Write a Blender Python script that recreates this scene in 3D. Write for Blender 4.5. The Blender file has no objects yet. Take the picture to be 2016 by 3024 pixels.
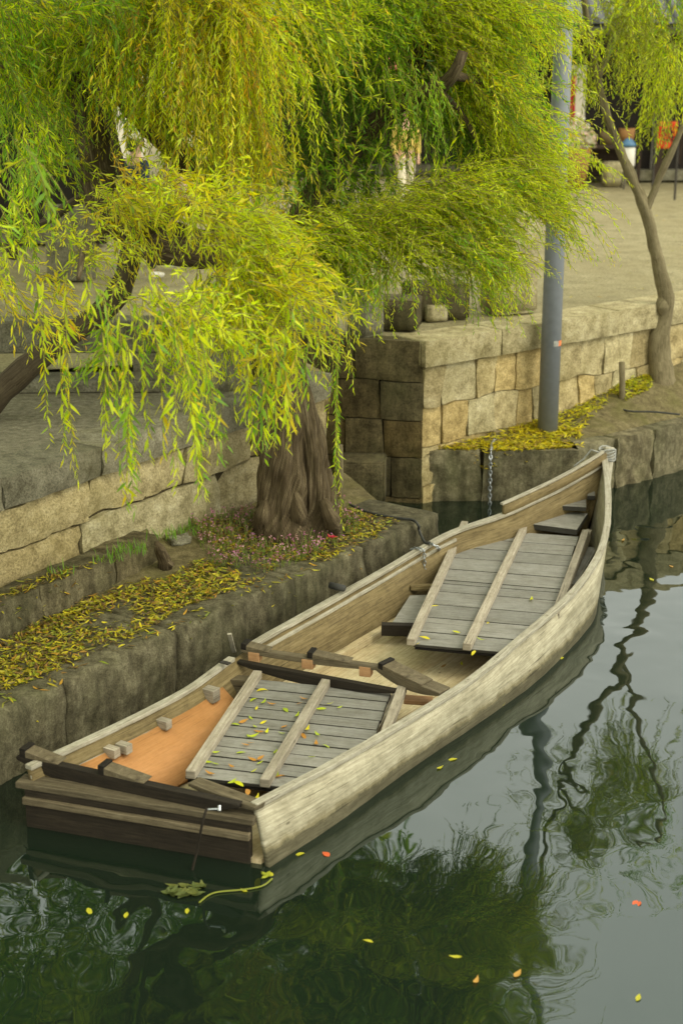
import bpy, bmesh, math, random
import numpy as np
from mathutils import Vector, Matrix, noise

rnd = random.Random(7)
nr = np.random.default_rng(7)
S = bpy.context.scene
COL = S.collection

# ---------------------------------------------------------------- camera
FPX, YH, CAMH = 4629.0, 77.0, 4.5
PITCH = math.atan((1512 - YH) / FPX)
SP, CP = math.sin(PITCH), math.cos(PITCH)
cam = bpy.data.cameras.new('camera')
cam_o = bpy.data.objects.new('camera', cam)
COL.objects.link(cam_o)
cam_o.location = (0, 0, CAMH)
cam_o.rotation_euler = (math.pi / 2 - PITCH, 0, 0)
cam.sensor_fit = 'VERTICAL'
cam.sensor_height = 36.0
cam.lens = 36.0 * FPX / 3024.0
cam.clip_start = 0.1
cam.clip_end = 2000
cam.dof.use_dof = True
cam.dof.focus_distance = 11.0
cam.dof.aperture_fstop = 1.8
S.camera = cam_o

# ---------------------------------------------------------------- sky and sun
SUN_EL, SUN_AZ = 46.0, 118.0       # azimuth measured clockwise from +Y
w = bpy.data.worlds.new('World')
S.world = w
w.use_nodes = True
nt = w.node_tree
bg = nt.nodes['Background']
sky = nt.nodes.new('ShaderNodeTexSky')
sky.sky_type = 'NISHITA'
sky.sun_disc = False
sky.sun_elevation = math.radians(SUN_EL)
sky.sun_rotation = math.radians(SUN_AZ)
sky.air_density = 1.0
sky.dust_density = 4.0
sky.ozone_density = 1.0
hs = nt.nodes.new('ShaderNodeHueSaturation')
hs.inputs['Saturation'].default_value = 0.22
tint = nt.nodes.new('ShaderNodeMixRGB')
tint.blend_type = 'MULTIPLY'
tint.inputs[0].default_value = 1.0
tint.inputs[2].default_value = (1.0, 0.99, 0.90, 1)
nt.links.new(sky.outputs[0], hs.inputs['Color'])
nt.links.new(hs.outputs[0], tint.inputs[1])
# overcast: an even bright cloud layer over the clear-sky model
ctc = nt.nodes.new('ShaderNodeTexCoord')
cno = nt.nodes.new('ShaderNodeTexNoise'); cno.inputs['Scale'].default_value = 3.0; cno.inputs['Detail'].default_value = 5.0
nt.links.new(ctc.outputs['Generated'], cno.inputs['Vector'])
crp = nt.nodes.new('ShaderNodeValToRGB')
crp.color_ramp.elements[0].position = 0.3; crp.color_ramp.elements[0].color = (0.76, 0.77, 0.68, 1)
crp.color_ramp.elements[1].position = 0.7; crp.color_ramp.elements[1].color = (1.02, 1.0, 0.86, 1)
nt.links.new(cno.outputs['Fac'], crp.inputs[0])
cgain = nt.nodes.new('ShaderNodeVectorMath'); cgain.operation = 'SCALE'; cgain.inputs['Scale'].default_value = 8.5
nt.links.new(crp.outputs[0], cgain.inputs[0])
cmix = nt.nodes.new('ShaderNodeMixRGB'); cmix.inputs[0].default_value = 0.72
nt.links.new(tint.outputs[0], cmix.inputs[1]); nt.links.new(cgain.outputs[0], cmix.inputs[2])
nt.links.new(cmix.outputs[0], bg.inputs['Color'])
bg.inputs['Strength'].default_value = 0.15
sl = bpy.data.lights.new('sun', 'SUN')
sl.energy = 0.5
sl.angle = math.radians(25)
sl.color = (1.0, 0.93, 0.78)
so = bpy.data.objects.new('sun', sl)
COL.objects.link(so)
_a, _e = math.radians(SUN_AZ), math.radians(SUN_EL)
sdir = Vector((math.sin(_a) * math.cos(_e), math.cos(_a) * math.cos(_e), math.sin(_e)))
so.rotation_euler = sdir.to_track_quat('Z', 'Y').to_euler()
S.view_settings.view_transform = 'Standard'
S.view_settings.look = 'None'
S.view_settings.gamma = 1.0
S.view_settings.exposure = 0.9
S.cycles.max_bounces = 8
S.cycles.transparent_max_bounces = 8

# ---------------------------------------------------------------- picture measurements -> metres
def at(px, py, z=0.0):
    u = (px - 1008) / FPX; v = (1512 - py) / FPX
    f = CP + v * SP; d = SP - v * CP
    k = (CAMH - z) / d
    return Vector((u * k, f * k, z))
def atd(px, py, Y):
    u = (px - 1008) / FPX; v = (1512 - py) / FPX
    f = CP + v * SP; d = SP - v * CP
    k = Y / f
    return Vector((u * k, Y, CAMH - d * k))
KD = 3024 / 2352.0
def dz(px, py, z=0.0): return at(px * KD, py * KD, z)
def dd(px, py, Y): return atd(px * KD, py * KD, Y)

# ---------------------------------------------------------------- object helpers
def tag(o, label=None, cat=None, group=None, kind=None):
    if label: o['label'] = label
    if cat: o['category'] = cat
    if group: o['group'] = group
    if kind: o['kind'] = kind
    return o
def empty(name, loc=(0, 0, 0), label=None, cat=None, group=None, rz=0.0):
    o = bpy.data.objects.new(name, None)
    COL.objects.link(o)
    o.location = loc
    o.rotation_euler = (0, 0, rz)
    o.empty_display_size = 0.1
    return tag(o, label, cat, group)

class MB:
    """collects vertices, faces, uv (metres) and a colour value per face"""
    def __init__(s):
        s.v = []; s.f = []; s.uv = []; s.c = []
    def face(s, idx, uv, c=(0.5, 0.5, 0.5)):
        s.f.append(tuple(idx)); s.uv.append(uv); s.c.append(c)
    def box(s, c, ax, h, col=None, taper=None):
        """box: centre, three axes, half sizes; uv runs along the first axis"""
        c = Vector(c); ax = [Vector(a).normalized() for a in ax]
        b = len(s.v); off = rnd.uniform(0, 40); off2 = rnd.uniform(0, 40)
        if col is None: q = rnd.uniform(.3, 1); col = (q, q, q)
        for i in (-1, 1):
            for j in (-1, 1):
                for k in (-1, 1):
                    t = 1.0
                    if taper and i == 1: t = taper
                    s.v.append(c + ax[0] * h[0] * i + ax[1] * h[1] * j * t + ax[2] * h[2] * k * t)
        def P(i, j, k): return b + (4 if i > 0 else 0) + (2 if j > 0 else 0) + (1 if k > 0 else 0)
        x, y, z = h
        F = [([P(-1,-1,1),P(1,-1,1),P(1,1,1),P(-1,1,1)], [(-x,-y),(x,-y),(x,y),(-x,y)]),
             ([P(-1,-1,-1),P(-1,1,-1),P(1,1,-1),P(1,-1,-1)], [(-x,-y),(-x,y),(x,y),(x,-y)]),
             ([P(-1,-1,-1),P(1,-1,-1),P(1,-1,1),P(-1,-1,1)], [(-x,-z),(x,-z),(x,z),(-x,z)]),
             ([P(-1,1,-1),P(-1,1,1),P(1,1,1),P(1,1,-1)], [(-x,-z),(-x,z),(x,z),(x,-z)]),
             ([P(-1,-1,-1),P(-1,-1,1),P(-1,1,1),P(-1,1,-1)], [(-y*.1,-z),(-y*.1,z),(y*.1,z),(y*.1,-z)]),
             ([P(1,-1,-1),P(1,1,-1),P(1,1,1),P(1,-1,1)], [(-y*.1,-z),(y*.1,-z),(y*.1,z),(-y*.1,z)])]
        for n, (f, u) in enumerate(F):
            s.face(f, [(a[0] + off, a[1] + off2 + n * 0.37) for a in u], col)
    def beam(s, p, q, wdt, hgt, up=(0, 0, 1), col=None, ext=0.0):
        p = Vector(p); q = Vector(q); x = (q - p); L = x.length; x.normalize()
        up = Vector(up); y = up.cross(x).normalized(); z = x.cross(y).normalized()
        s.box((p + q) / 2, (x, y, z), (L / 2 + ext, wdt / 2, hgt / 2), col)
    def tube(s, pts, radii, n=10, col=(.5, .5, .5), rough=0.0, ridges=0, close=True, fs=3.0):
        pts = [Vector(p) for p in pts]; m = len(pts); b = len(s.v)
        prev = None; dist = 0
        for i in range(m):
            t = (pts[min(i + 1, m - 1)] - pts[max(i - 1, 0)])
            if t.length < 1e-9: t = Vector((0, 0, 1))
            t.normalize()
            if prev is None:
                ref = Vector((1, 0, 0)) if abs(t.x) < .9 else Vector((0, 1, 0))
                e1 = t.cross(ref).normalized()
            else:
                e1 = (prev - t * prev.dot(t)).normalized()
            prev = e1; e2 = t.cross(e1)
            r = radii[i] if hasattr(radii, '__len__') else radii
            for k in range(n):
                a = 2 * math.pi * k / n
                rr = r
                if ridges: rr *= 1 + 0.06 * math.sin(a * ridges + pts[i].z * 3.1) + 0.03 * math.sin(a * ridges * 2.3 - pts[i].z * 5)
                d = e1 * math.cos(a) + e2 * math.sin(a)
                if rough:
                    q_ = pts[i] + d * r
                    rr *= 1 + rough * noise.noise(q_ * fs)
                    if ridges: rr *= 1 + rough * .55 * noise.noise(Vector((q_.x * 22, q_.y * 22, q_.z * 2.6))) + rough * .3 * noise.noise(Vector((q_.x * 48, q_.y * 48, q_.z * 7)))
                s.v.append(pts[i] + d * rr)
            if i: dist += (pts[i] - pts[i - 1]).length
            if i:
                d0 = dist - (pts[i] - pts[i - 1]).length
                for k in range(n):
                    k2 = (k + 1) % n
                    A = b + (i - 1) * n
                    s.face([A + k, A + k2, A + n + k2, A + n + k],
                           [(d0, k * r * 6.28 / n), (d0, (k + 1) * r * 6.28 / n), (dist, (k + 1) * r * 6.28 / n), (dist, k * r * 6.28 / n)], col)
        if close:
            s.face([b + k for k in range(n)][::-1], [(0, 0)] * n, col)
            s.face([b + (m - 1) * n + k for k in range(n)], [(0, 0)] * n, col)
    def poly(s, pts, col=(.5, .5, .5)):
        b = len(s.v)
        for p in pts: s.v.append(Vector(p))
        s.face(list(range(b, b + len(pts))), [(p[0], p[1]) for p in pts], col)
    def build(s, name, mat, parent=None, smooth=False, bevel=0.0, label=None, sub=0):
        me = bpy.data.meshes.new(name)
        o = bpy.data.objects.new(name, me)
        org = Vector((0, 0, 0))
        if parent is not None:
            org = parent.matrix_basis.translation.copy() if parent.type == 'EMPTY' else Vector(parent.get('_org', (0, 0, 0)))
        else:
            vs = np.array([tuple(v) for v in s.v])
            org = Vector(((vs[:, 0].min() + vs[:, 0].max()) / 2, (vs[:, 1].min() + vs[:, 1].max()) / 2, vs[:, 2].min()))
            o.location = org
        me.from_pydata([tuple(Vector(v) - org) for v in s.v], [], s.f)
        uvl = me.uv_layers.new(name='UVMap')
        flat = []; cl = []
        for f, u, c in zip(s.f, s.uv, s.c):
            for k in range(len(f)):
                flat.extend(u[k]); cl.extend((c[0], c[1], c[2], 1.0))
        uvl.data.foreach_set('uv', flat)
        ca = me.color_attributes.new('tint', 'FLOAT_COLOR', 'CORNER')
        ca.data.foreach_set('color', cl)
        me.materials.append(mat)
        if smooth:
            me.polygons.foreach_set('use_smooth', [True] * len(me.polygons))
        me.update()
        COL.objects.link(o)
        if parent is not None:
            o.parent = parent
        o['_org'] = tuple(org)
        if bevel:
            m = o.modifiers.new('bevel', 'BEVEL'); m.width = bevel; m.segments = 2; m.limit_method = 'ANGLE'
        if sub:
            m = o.modifiers.new('sub', 'SUBSURF'); m.levels = sub; m.render_levels = sub
        if label: o['label'] = label
        return o

# ---------------------------------------------------------------- materials
def srgb(r, g, b):
    f = lambda c: ((c / 255) / 12.92) if c / 255 <= 0.04045 else (((c / 255) + 0.055) / 1.055) ** 2.4
    return (f(r), f(g), f(b), 1)
def newmat(name):
    m = bpy.data.materials.new(name); m.use_nodes = True
    t = m.node_tree; b = t.nodes['Principled BSDF']
    return m, t, b
def ramp(t, src, stops):
    r = t.nodes.new('ShaderNodeValToRGB')
    e = r.color_ramp.elements
    while len(e) < len(stops): e.new(0.5)
    for k, (p, c) in enumerate(stops):
        e[k].position = p; e[k].color = c
    t.links.new(src, r.inputs[0])
    return r
def tex(t, coord, scale, detail=6, rough=0.6, sc=(1, 1, 1), dist=0.0):
    mp = t.nodes.new('ShaderNodeMapping'); mp.inputs['Scale'].default_value = sc
    t.links.new(coord, mp.inputs[0])
    n = t.nodes.new('ShaderNodeTexNoise')
    n.inputs['Scale'].default_value = scale; n.inputs['Detail'].default_value = detail
    n.inputs['Roughness'].default_value = rough; n.inputs['Distortion'].default_value = dist
    t.links.new(mp.outputs[0], n.inputs['Vector'])
    return n.outputs['Fac']
def mix(t, fac, a, b, mode='MIX'):
    m = t.nodes.new('ShaderNodeMixRGB'); m.blend_type = mode
    for i, x in ((0, fac), (1, a), (2, b)):
        if isinstance(x, (int, float)): m.inputs[i].default_value = x
        elif isinstance(x, tuple): m.inputs[i].default_value = x
        else: t.links.new(x, m.inputs[i])
    return m.outputs[0]
def bump(t, b, h, strength, dist):
    bp = t.nodes.new('ShaderNodeBump'); bp.inputs['Strength'].default_value = strength
    bp.inputs['Distance'].default_value = dist
    t.links.new(h, bp.inputs['Height']); t.links.new(bp.outputs[0], b.inputs['Normal'])

def wood(name, c0, c1, c2, rough=0.75, stain=(0.06, 0.055, 0.03, 1), stain_amt=0.5, blotch=3.0, wet=False, crack=0.8, grime=0.5):
    m, t, b = newmat(name)
    uv = t.nodes.new('ShaderNodeTexCoord').outputs['UV']
    g = tex(t, uv, 3.0, 8, 0.7, (1.2, 22, 1), 0.6)
    g2 = tex(t, uv, 10.0, 4, 0.7, (1.0, 40, 1), 0.2)
    r = ramp(t, g, [(0.27, c0), (0.5, c1), (0.73, c2)])
    big = tex(t, uv, blotch, 6, 0.65, (0.6, 2.0, 1))
    rb = ramp(t, big, [(0.42, (0, 0, 0, 1)), (0.72, (1, 1, 1, 1))])
    mm = t.nodes.new('ShaderNodeMath'); mm.operation = 'MULTIPLY'; mm.inputs[1].default_value = stain_amt
    t.links.new(rb.outputs[0], mm.inputs[0])
    c = mix(t, mm.outputs[0], r.outputs[0], stain)
    at_ = t.nodes.new('ShaderNodeAttribute'); at_.attribute_name = 'tint'
    rr = ramp(t, at_.outputs['Fac'], [(0, (0.15, 0.14, 0.12, 1)), (.3, (.78, .78, .76, 1)), (1, (1.2, 1.18, 1.15, 1))])
    c = mix(t, 1.0, c, rr.outputs[0], 'MULTIPLY')
    cr = ramp(t, g2, [(0.30, (0.35, 0.33, 0.3, 1)), (0.42, (1, 1, 1, 1))])
    c = mix(t, 0.85, c, cr.outputs[0], 'MULTIPLY')
    vo = t.nodes.new('ShaderNodeTexVoronoi'); vo.inputs['Scale'].default_value = 2.2
    mpv = t.nodes.new('ShaderNodeMapping'); mpv.inputs['Scale'].default_value = (1, 3.0, 1)
    t.links.new(uv, mpv.inputs[0]); t.links.new(mpv.outputs[0], vo.inputs['Vector'])
    kn = ramp(t, vo.outputs['Distance'], [(0.03, (0.2, 0.17, 0.12, 1)), (0.06, (1, 1, 1, 1))])
    c = mix(t, 0.7, c, kn.outputs[0], 'MULTIPLY')
    gk = tex(t, uv, 4.0, 3, 0.6, (0.35, 17, 1), 0.3)
    gr_ = ramp(t, gk, [(0.33, (0.22, 0.19, 0.14, 1)), (0.375, (1, 1, 1, 1))])
    c = mix(t, crack, c, gr_.outputs[0], 'MULTIPLY')
    oc = t.nodes.new('ShaderNodeTexCoord').outputs['Object']
    gi = tex(t, oc, 11, 12, 0.8)
    gir = ramp(t, gi, [(0.36, (0.55, 0.52, 0.44, 1)), (0.56, (1.06, 1.06, 1.05, 1))])
    c = mix(t, grime, c, gir.outputs[0], 'MULTIPLY')
    if wet:
        sx = t.nodes.new('ShaderNodeSeparateXYZ'); t.links.new(oc, sx.inputs[0])
        wn = tex(t, oc, 6, 6, 0.7)
        ad = t.nodes.new('ShaderNodeMath'); ad.operation = 'MULTIPLY_ADD'; ad.inputs[1].default_value = -0.13; t.links.new(wn, ad.inputs[0]); t.links.new(sx.outputs['Z'], ad.inputs[2])
        wr = ramp(t, ad.outputs[0], [(0.0, (0.12, 0.11, 0.05, 1)), (0.02, (.5, .46, .33, 1)), (0.06, (1, 1, 1, 1))])
        c = mix(t, 0.8, c, wr.outputs[0], 'MULTIPLY')
    t.links.new(c, b.inputs['Base Color'])
    b.inputs['Roughness'].default_value = rough
    b.inputs['Specular IOR Level'].default_value = 0.25
    bump(t, b, mix(t, 0.5, g, g2), 0.6, 0.006)
    return m
def rock(name, base, dark, spot, scale=1.0, use_tint=True, moss=None, moss_amt=0.4, rough=0.9, bd=0.02, bs=0.7, streak=0.0):
    m, t, b = newmat(name)
    tc = t.nodes.new('ShaderNodeTexCoord').outputs['Object']
    g = tex(t, tc, 7 * scale, 10, 0.7)
    f = tex(t, tc, 60 * scale, 4, 0.7)
    big = tex(t, tc, 1.6 * scale, 5, 0.6)
    r = ramp(t, g, [(0.3, dark), (0.52, base), (0.75, spot)])
    c = r.outputs[0]
    fr = ramp(t, f, [(0.35, (0.45, 0.44, 0.4, 1)), (0.6, (1.15, 1.15, 1.12, 1))])
    c = mix(t, 0.8, c, fr.outputs[0], 'MULTIPLY')
    if moss:
        rb = ramp(t, big, [(0.45, (0, 0, 0, 1)), (0.65, (1, 1, 1, 1))])
        mm = t.nodes.new('ShaderNodeMath'); mm.operation = 'MULTIPLY'; mm.inputs[1].default_value = moss_amt
        t.links.new(rb.outputs[0], mm.inputs[0])
        c = mix(t, mm.outputs[0], c, moss)
    if use_tint:
        a = t.nodes.new('ShaderNodeAttribute'); a.attribute_name = 'tint'
        c = mix(t, 1.0, c, a.outputs['Color'], 'MULTIPLY')
    if streak:
        sn = tex(t, tc, 6, 6, 0.7, (1.6, 1.6, .22))
        sr_ = ramp(t, sn, [(0.4, (.32, .30, .25, 1)), (0.6, (1.1, 1.1, 1.05, 1))])
        c = mix(t, streak, c, sr_.outputs[0], 'MULTIPLY')
    t.links.new(c, b.inputs['Base Color'])
    b.inputs['Roughness'].default_value = rough
    b.inputs['Specular IOR Level'].default_value = 0.2
    bump(t, b, mix(t, 0.4, g, f), bs, bd)
    return m
def plain(name, c, rough=0.6, var=0.15, metal=0.0, scale=12):
    m, t, b = newmat(name)
    tc = t.nodes.new('ShaderNodeTexCoord').outputs['Object']
    g = tex(t, tc, scale, 6, 0.65)
    r = ramp(t, g, [(0.3, tuple([x * (1 - var) for x in c[:3]]) + (1,)), (0.7, tuple([min(1, x * (1 + var)) for x in c[:3]]) + (1,))])
    t.links.new(r.outputs[0], b.inputs['Base Color'])
    b.inputs['Roughness'].default_value = rough
    b.inputs['Metallic'].default_value = metal
    bump(t, b, g, 0.15, 0.01)
    return m
def leafmat(name, trans=0.45, gloss=0.35):
    m, t, b = newmat(name)
    a = t.nodes.new('ShaderNodeAttribute'); a.attribute_name = 'tint'
    tc = t.nodes.new('ShaderNodeTexCoord').outputs['Object']
    t.links.new(a.outputs['Color'], b.inputs['Base Color'])
    b.inputs['Roughness'].default_value = 0.42
    b.inputs['Specular IOR Level'].default_value = gloss
    tr = t.nodes.new('ShaderNodeBsdfTranslucent')
    tcol = mix(t, 1.0, a.outputs['Color'], (1.9, 1.9, 0.5, 1), 'MULTIPLY')
    t.links.new(tcol, tr.inputs['Color'])
    ms = t.nodes.new('ShaderNodeMixShader'); ms.inputs[0].default_value = trans
    out = t.nodes['Material Output']
    t.links.new(b.outputs[0], ms.inputs[1]); t.links.new(tr.outputs[0], ms.inputs[2])
    t.links.new(ms.outputs[0], out.inputs['Surface'])
    return m

M = {}
M['hull'] = wood('hull_wood', srgb(124, 119, 98), srgb(178, 172, 146), srgb(208, 202, 178), stain=srgb(104, 98, 72), stain_amt=0.6, wet=True)
M['rail'] = wood('rail_wood', srgb(126, 121, 104), srgb(174, 169, 150), srgb(204, 199, 180), stain=srgb(110, 100, 76), stain_amt=0.35)
M['inner'] = wood('inner_wood', srgb(90, 78, 48), srgb(130, 114, 76), srgb(160, 144, 104), stain=srgb(72, 58, 34), stain_amt=0.5)
M['floor'] = wood('floor_wood', srgb(160, 144, 108), srgb(198, 184, 146), srgb(218, 208, 176), stain=srgb(164, 128, 76), stain_amt=0.5, blotch=1.5)
M['deck'] = wood('deck_wood', srgb(116, 115, 108), srgb(138, 137, 129), srgb(156, 154, 145), rough=0.7, stain=srgb(96, 90, 70), stain_amt=0.35)
M['batten'] = wood('batten_wood', srgb(122, 114, 98), srgb(160, 152, 134), srgb(190, 182, 164), stain=srgb(98, 88, 68), stain_amt=0.4)
M['dark'] = wood('shade_dark_wood', srgb(26, 22, 15), srgb(42, 36, 26), srgb(62, 54, 40), stain=srgb(30, 26, 18), stain_amt=0.5)  # shade on transom and crosspieces is put into this wood colour
M['thwart'] = wood('thwart_wood', srgb(70, 62, 46), srgb(104, 94, 72), srgb(132, 122, 98), stain=srgb(48, 42, 30), stain_amt=0.5)
M['ply'] = wood('ply_wood', srgb(190, 134, 78), srgb(202, 146, 90), srgb(212, 158, 104), rough=0.6, stain=srgb(160, 112, 64), stain_amt=0.35, crack=.3, grime=.2)
M['fresh'] = wood('endgrain', srgb(150, 112, 74), srgb(178, 138, 96), srgb(196, 160, 118), stain=srgb(120, 90, 60), stain_amt=0.3)
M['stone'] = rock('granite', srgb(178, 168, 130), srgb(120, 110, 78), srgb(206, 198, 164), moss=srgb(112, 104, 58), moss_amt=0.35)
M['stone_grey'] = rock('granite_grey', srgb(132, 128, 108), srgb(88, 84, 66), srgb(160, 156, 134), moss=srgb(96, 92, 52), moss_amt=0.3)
M['stone_dark'] = rock('granite_shade_dark', srgb(98, 90, 64), srgb(60, 54, 36), srgb(126, 116, 86), moss=srgb(60, 62, 34), moss_amt=0.5, streak=0.5)  # shade of the inlet face put into a darker granite, with moss and streaks
M['quay'] = rock('quay_stone', srgb(116, 110, 86), srgb(76, 70, 50), srgb(150, 144, 116), moss=srgb(70, 72, 44), moss_amt=0.5, use_tint=True, scale=1.4, streak=0.6)
M['soil'] = rock('soil', srgb(112, 102, 70), srgb(78, 70, 44), srgb(140, 130, 94), scale=2, use_tint=False, moss=srgb(94, 92, 44), moss_amt=0.5)
M['street'] = rock('street_paving', srgb(152, 143, 108), srgb(122, 114, 84), srgb(170, 161, 126), moss=srgb(130, 120, 84), moss_amt=.5, scale=0.5, use_tint=False, bs=0.15)
M['terrace'] = rock('terrace_paving', srgb(128, 122, 102), srgb(88, 84, 66), srgb(160, 154, 132), scale=2.2, use_tint=False, bs=0.5)
M['leaf'] = leafmat('willow_leaf')
M['litter'] = leafmat('fallen_leaf_mat', 0.15, 0.2)
M['bark'] = wood('bark', srgb(40, 34, 22), srgb(88, 76, 54), srgb(150, 136, 106), rough=0.95, stain=srgb(52, 40, 24), stain_amt=0.5)
M['bark2'] = wood('young_bark', srgb(96, 86, 62), srgb(132, 122, 92), srgb(164, 152, 118), rough=0.95, stain=srgb(80, 70, 46), stain_amt=0.4)
M['twig'] = plain('twig_bark', srgb(128, 122, 48), 0.8, 0.3)
M['bark3'] = wood('leaning_bark', srgb(60, 52, 38), srgb(86, 76, 58), srgb(108, 98, 76), rough=0.95, stain=srgb(44, 36, 26), stain_amt=0.4)
M['pole'] = plain('pole_paint', srgb(122, 126, 128), 0.5, 0.1)
M['metal'] = plain('steel', srgb(170, 174, 174), 0.35, 0.15, 0.9)
M['iron'] = plain('iron', srgb(70, 66, 60), 0.6, 0.3, 0.5)
M['rope'] = plain('black_rope', srgb(52, 52, 46), 0.8, 0.3)
M['rope_grey'] = plain('grey_rope', srgb(150, 150, 140), 0.8, 0.3)
M['white'] = plain('white_paint', srgb(214, 210, 196), 0.6, 0.06)
M['plaster'] = plain('plaster', srgb(206, 200, 178), 0.85, 0.08, scale=3)
M['timber'] = wood('timber', srgb(40, 32, 24), srgb(62, 50, 38), srgb(84, 70, 54), stain=srgb(32, 26, 20), stain_amt=0.4)
M['void'] = plain('dim_interior', srgb(34, 28, 20), 0.9, 0.3)
M['tile'] = rock('roof_tile', srgb(120, 122, 120), srgb(88, 90, 88), srgb(146, 148, 144), use_tint=False)
M['red'] = plain('red_cloth', srgb(176, 44, 44), 0.8)
M['orange'] = plain('orange_cloth', srgb(226, 76, 30), 0.7)
M['pink'] = plain('pink_paper', srgb(204, 96, 104), 0.7)
M['terracotta'] = plain('wicker', srgb(150, 108, 58), 0.8, 0.3, scale=60)
M['blue'] = plain('blue_enamel', srgb(70, 110, 140), 0.5)
M['sticker'] = plain('sticker', srgb(214, 120, 70), 0.5, 0.35, scale=30)
M['skin'] = plain('skin', srgb(206, 166, 136), 0.55, 0.05)
M['hair'] = plain('hair', srgb(36, 28, 22), 0.5)
M['navy'] = plain('navy_cloth', srgb(44, 56, 78), 0.85)
M['black'] = plain('black_cloth', srgb(40, 36, 34), 0.85)
M['palepink'] = plain('pale_pink_cloth', srgb(214, 178, 166), 0.85)
M['cream'] = plain('cream_cloth', srgb(214, 204, 176), 0.85)
M['yellow'] = plain('yellow_cloth', srgb(206, 180, 90), 0.85)

def water_mat():
    m, t, b = newmat('canal_water')
    tc = t.nodes.new('ShaderNodeTexCoord').outputs['Object']
    b.inputs['Base Color'].default_value = (0.008, 0.014, 0.008, 1)
    b.inputs['Roughness'].default_value = 0.015
    b.inputs['IOR'].default_value = 1.48
    b.inputs['Specular Tint'].default_value = (0.82, 1.0, 1.0, 1)
    b.inputs['Specular IOR Level'].default_value = 1.0
    a = tex(t, tc, 1.3, 1, 0.4, (1.0, 0.8, 1), 0.4)
    c = tex(t, tc, 4.0, 1, 0.4, (1.0, 0.8, 1), 0.3)
    msk = tex(t, tc, 0.7, 1, 0.4)
    mr = ramp(t, msk, [(0.35, (0.25, .25, .25, 1)), (0.65, (1, 1, 1, 1))])
    h = mix(t, 0.2, a, c)
    bp = t.nodes.new('ShaderNodeBump'); bp.inputs['Distance'].default_value = 0.03
    t.links.new(mr.outputs[0], bp.inputs['Strength'])
    t.links.new(h, bp.inputs['Height']); t.links.new(bp.outputs[0], b.inputs['Normal'])
    return m
M['water'] = water_mat()

# ================================================================ SETTING
wm = MB(); wm.poly([(-60, -30, 0), (60, -30, 0), (60, 60, 0), (-60, 60, 0)])
tag(wm.build('canal_water', M['water']), kind='structure')
bm_ = MB(); bm_.poly([(-60, -30, -1.2), (60, -30, -1.2), (60, 60, -1.2), (-60, 60, -1.2)])
tag(bm_.build('canal_bed', M['soil']), kind='structure')

def grid_sheet(mb, poly_a, poly_b, n=30, amp=0.0, sc=3.0):
    """ruled sheet between two 3-D polylines of the same length, roughened"""
    def samp(P, t):
        m = len(P) - 1; k = min(int(t * m), m - 1); f = t * m - k
        return Vector(P[k]).lerp(Vector(P[k + 1]), f)
    rows = 10
    b = len(mb.v)
    for i in range(n + 1):
        A = samp(poly_a, i / n); B = samp(poly_b, i / n)
        for j in range(rows + 1):
            p = A.lerp(B, j / rows)
            if amp: p = p + Vector((0, 0, amp * noise.noise(p * sc)))
            mb.v.append(p)
    for i in range(n):
        for j in range(rows):
            q = [b + i * (rows + 1) + j, b + i * (rows + 1) + j + 1, b + (i + 1) * (rows + 1) + j + 1, b + (i + 1) * (rows + 1) + j]
            mb.face(q[::-1], [(0, 0)] * 4, (1, 1, 1))

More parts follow.
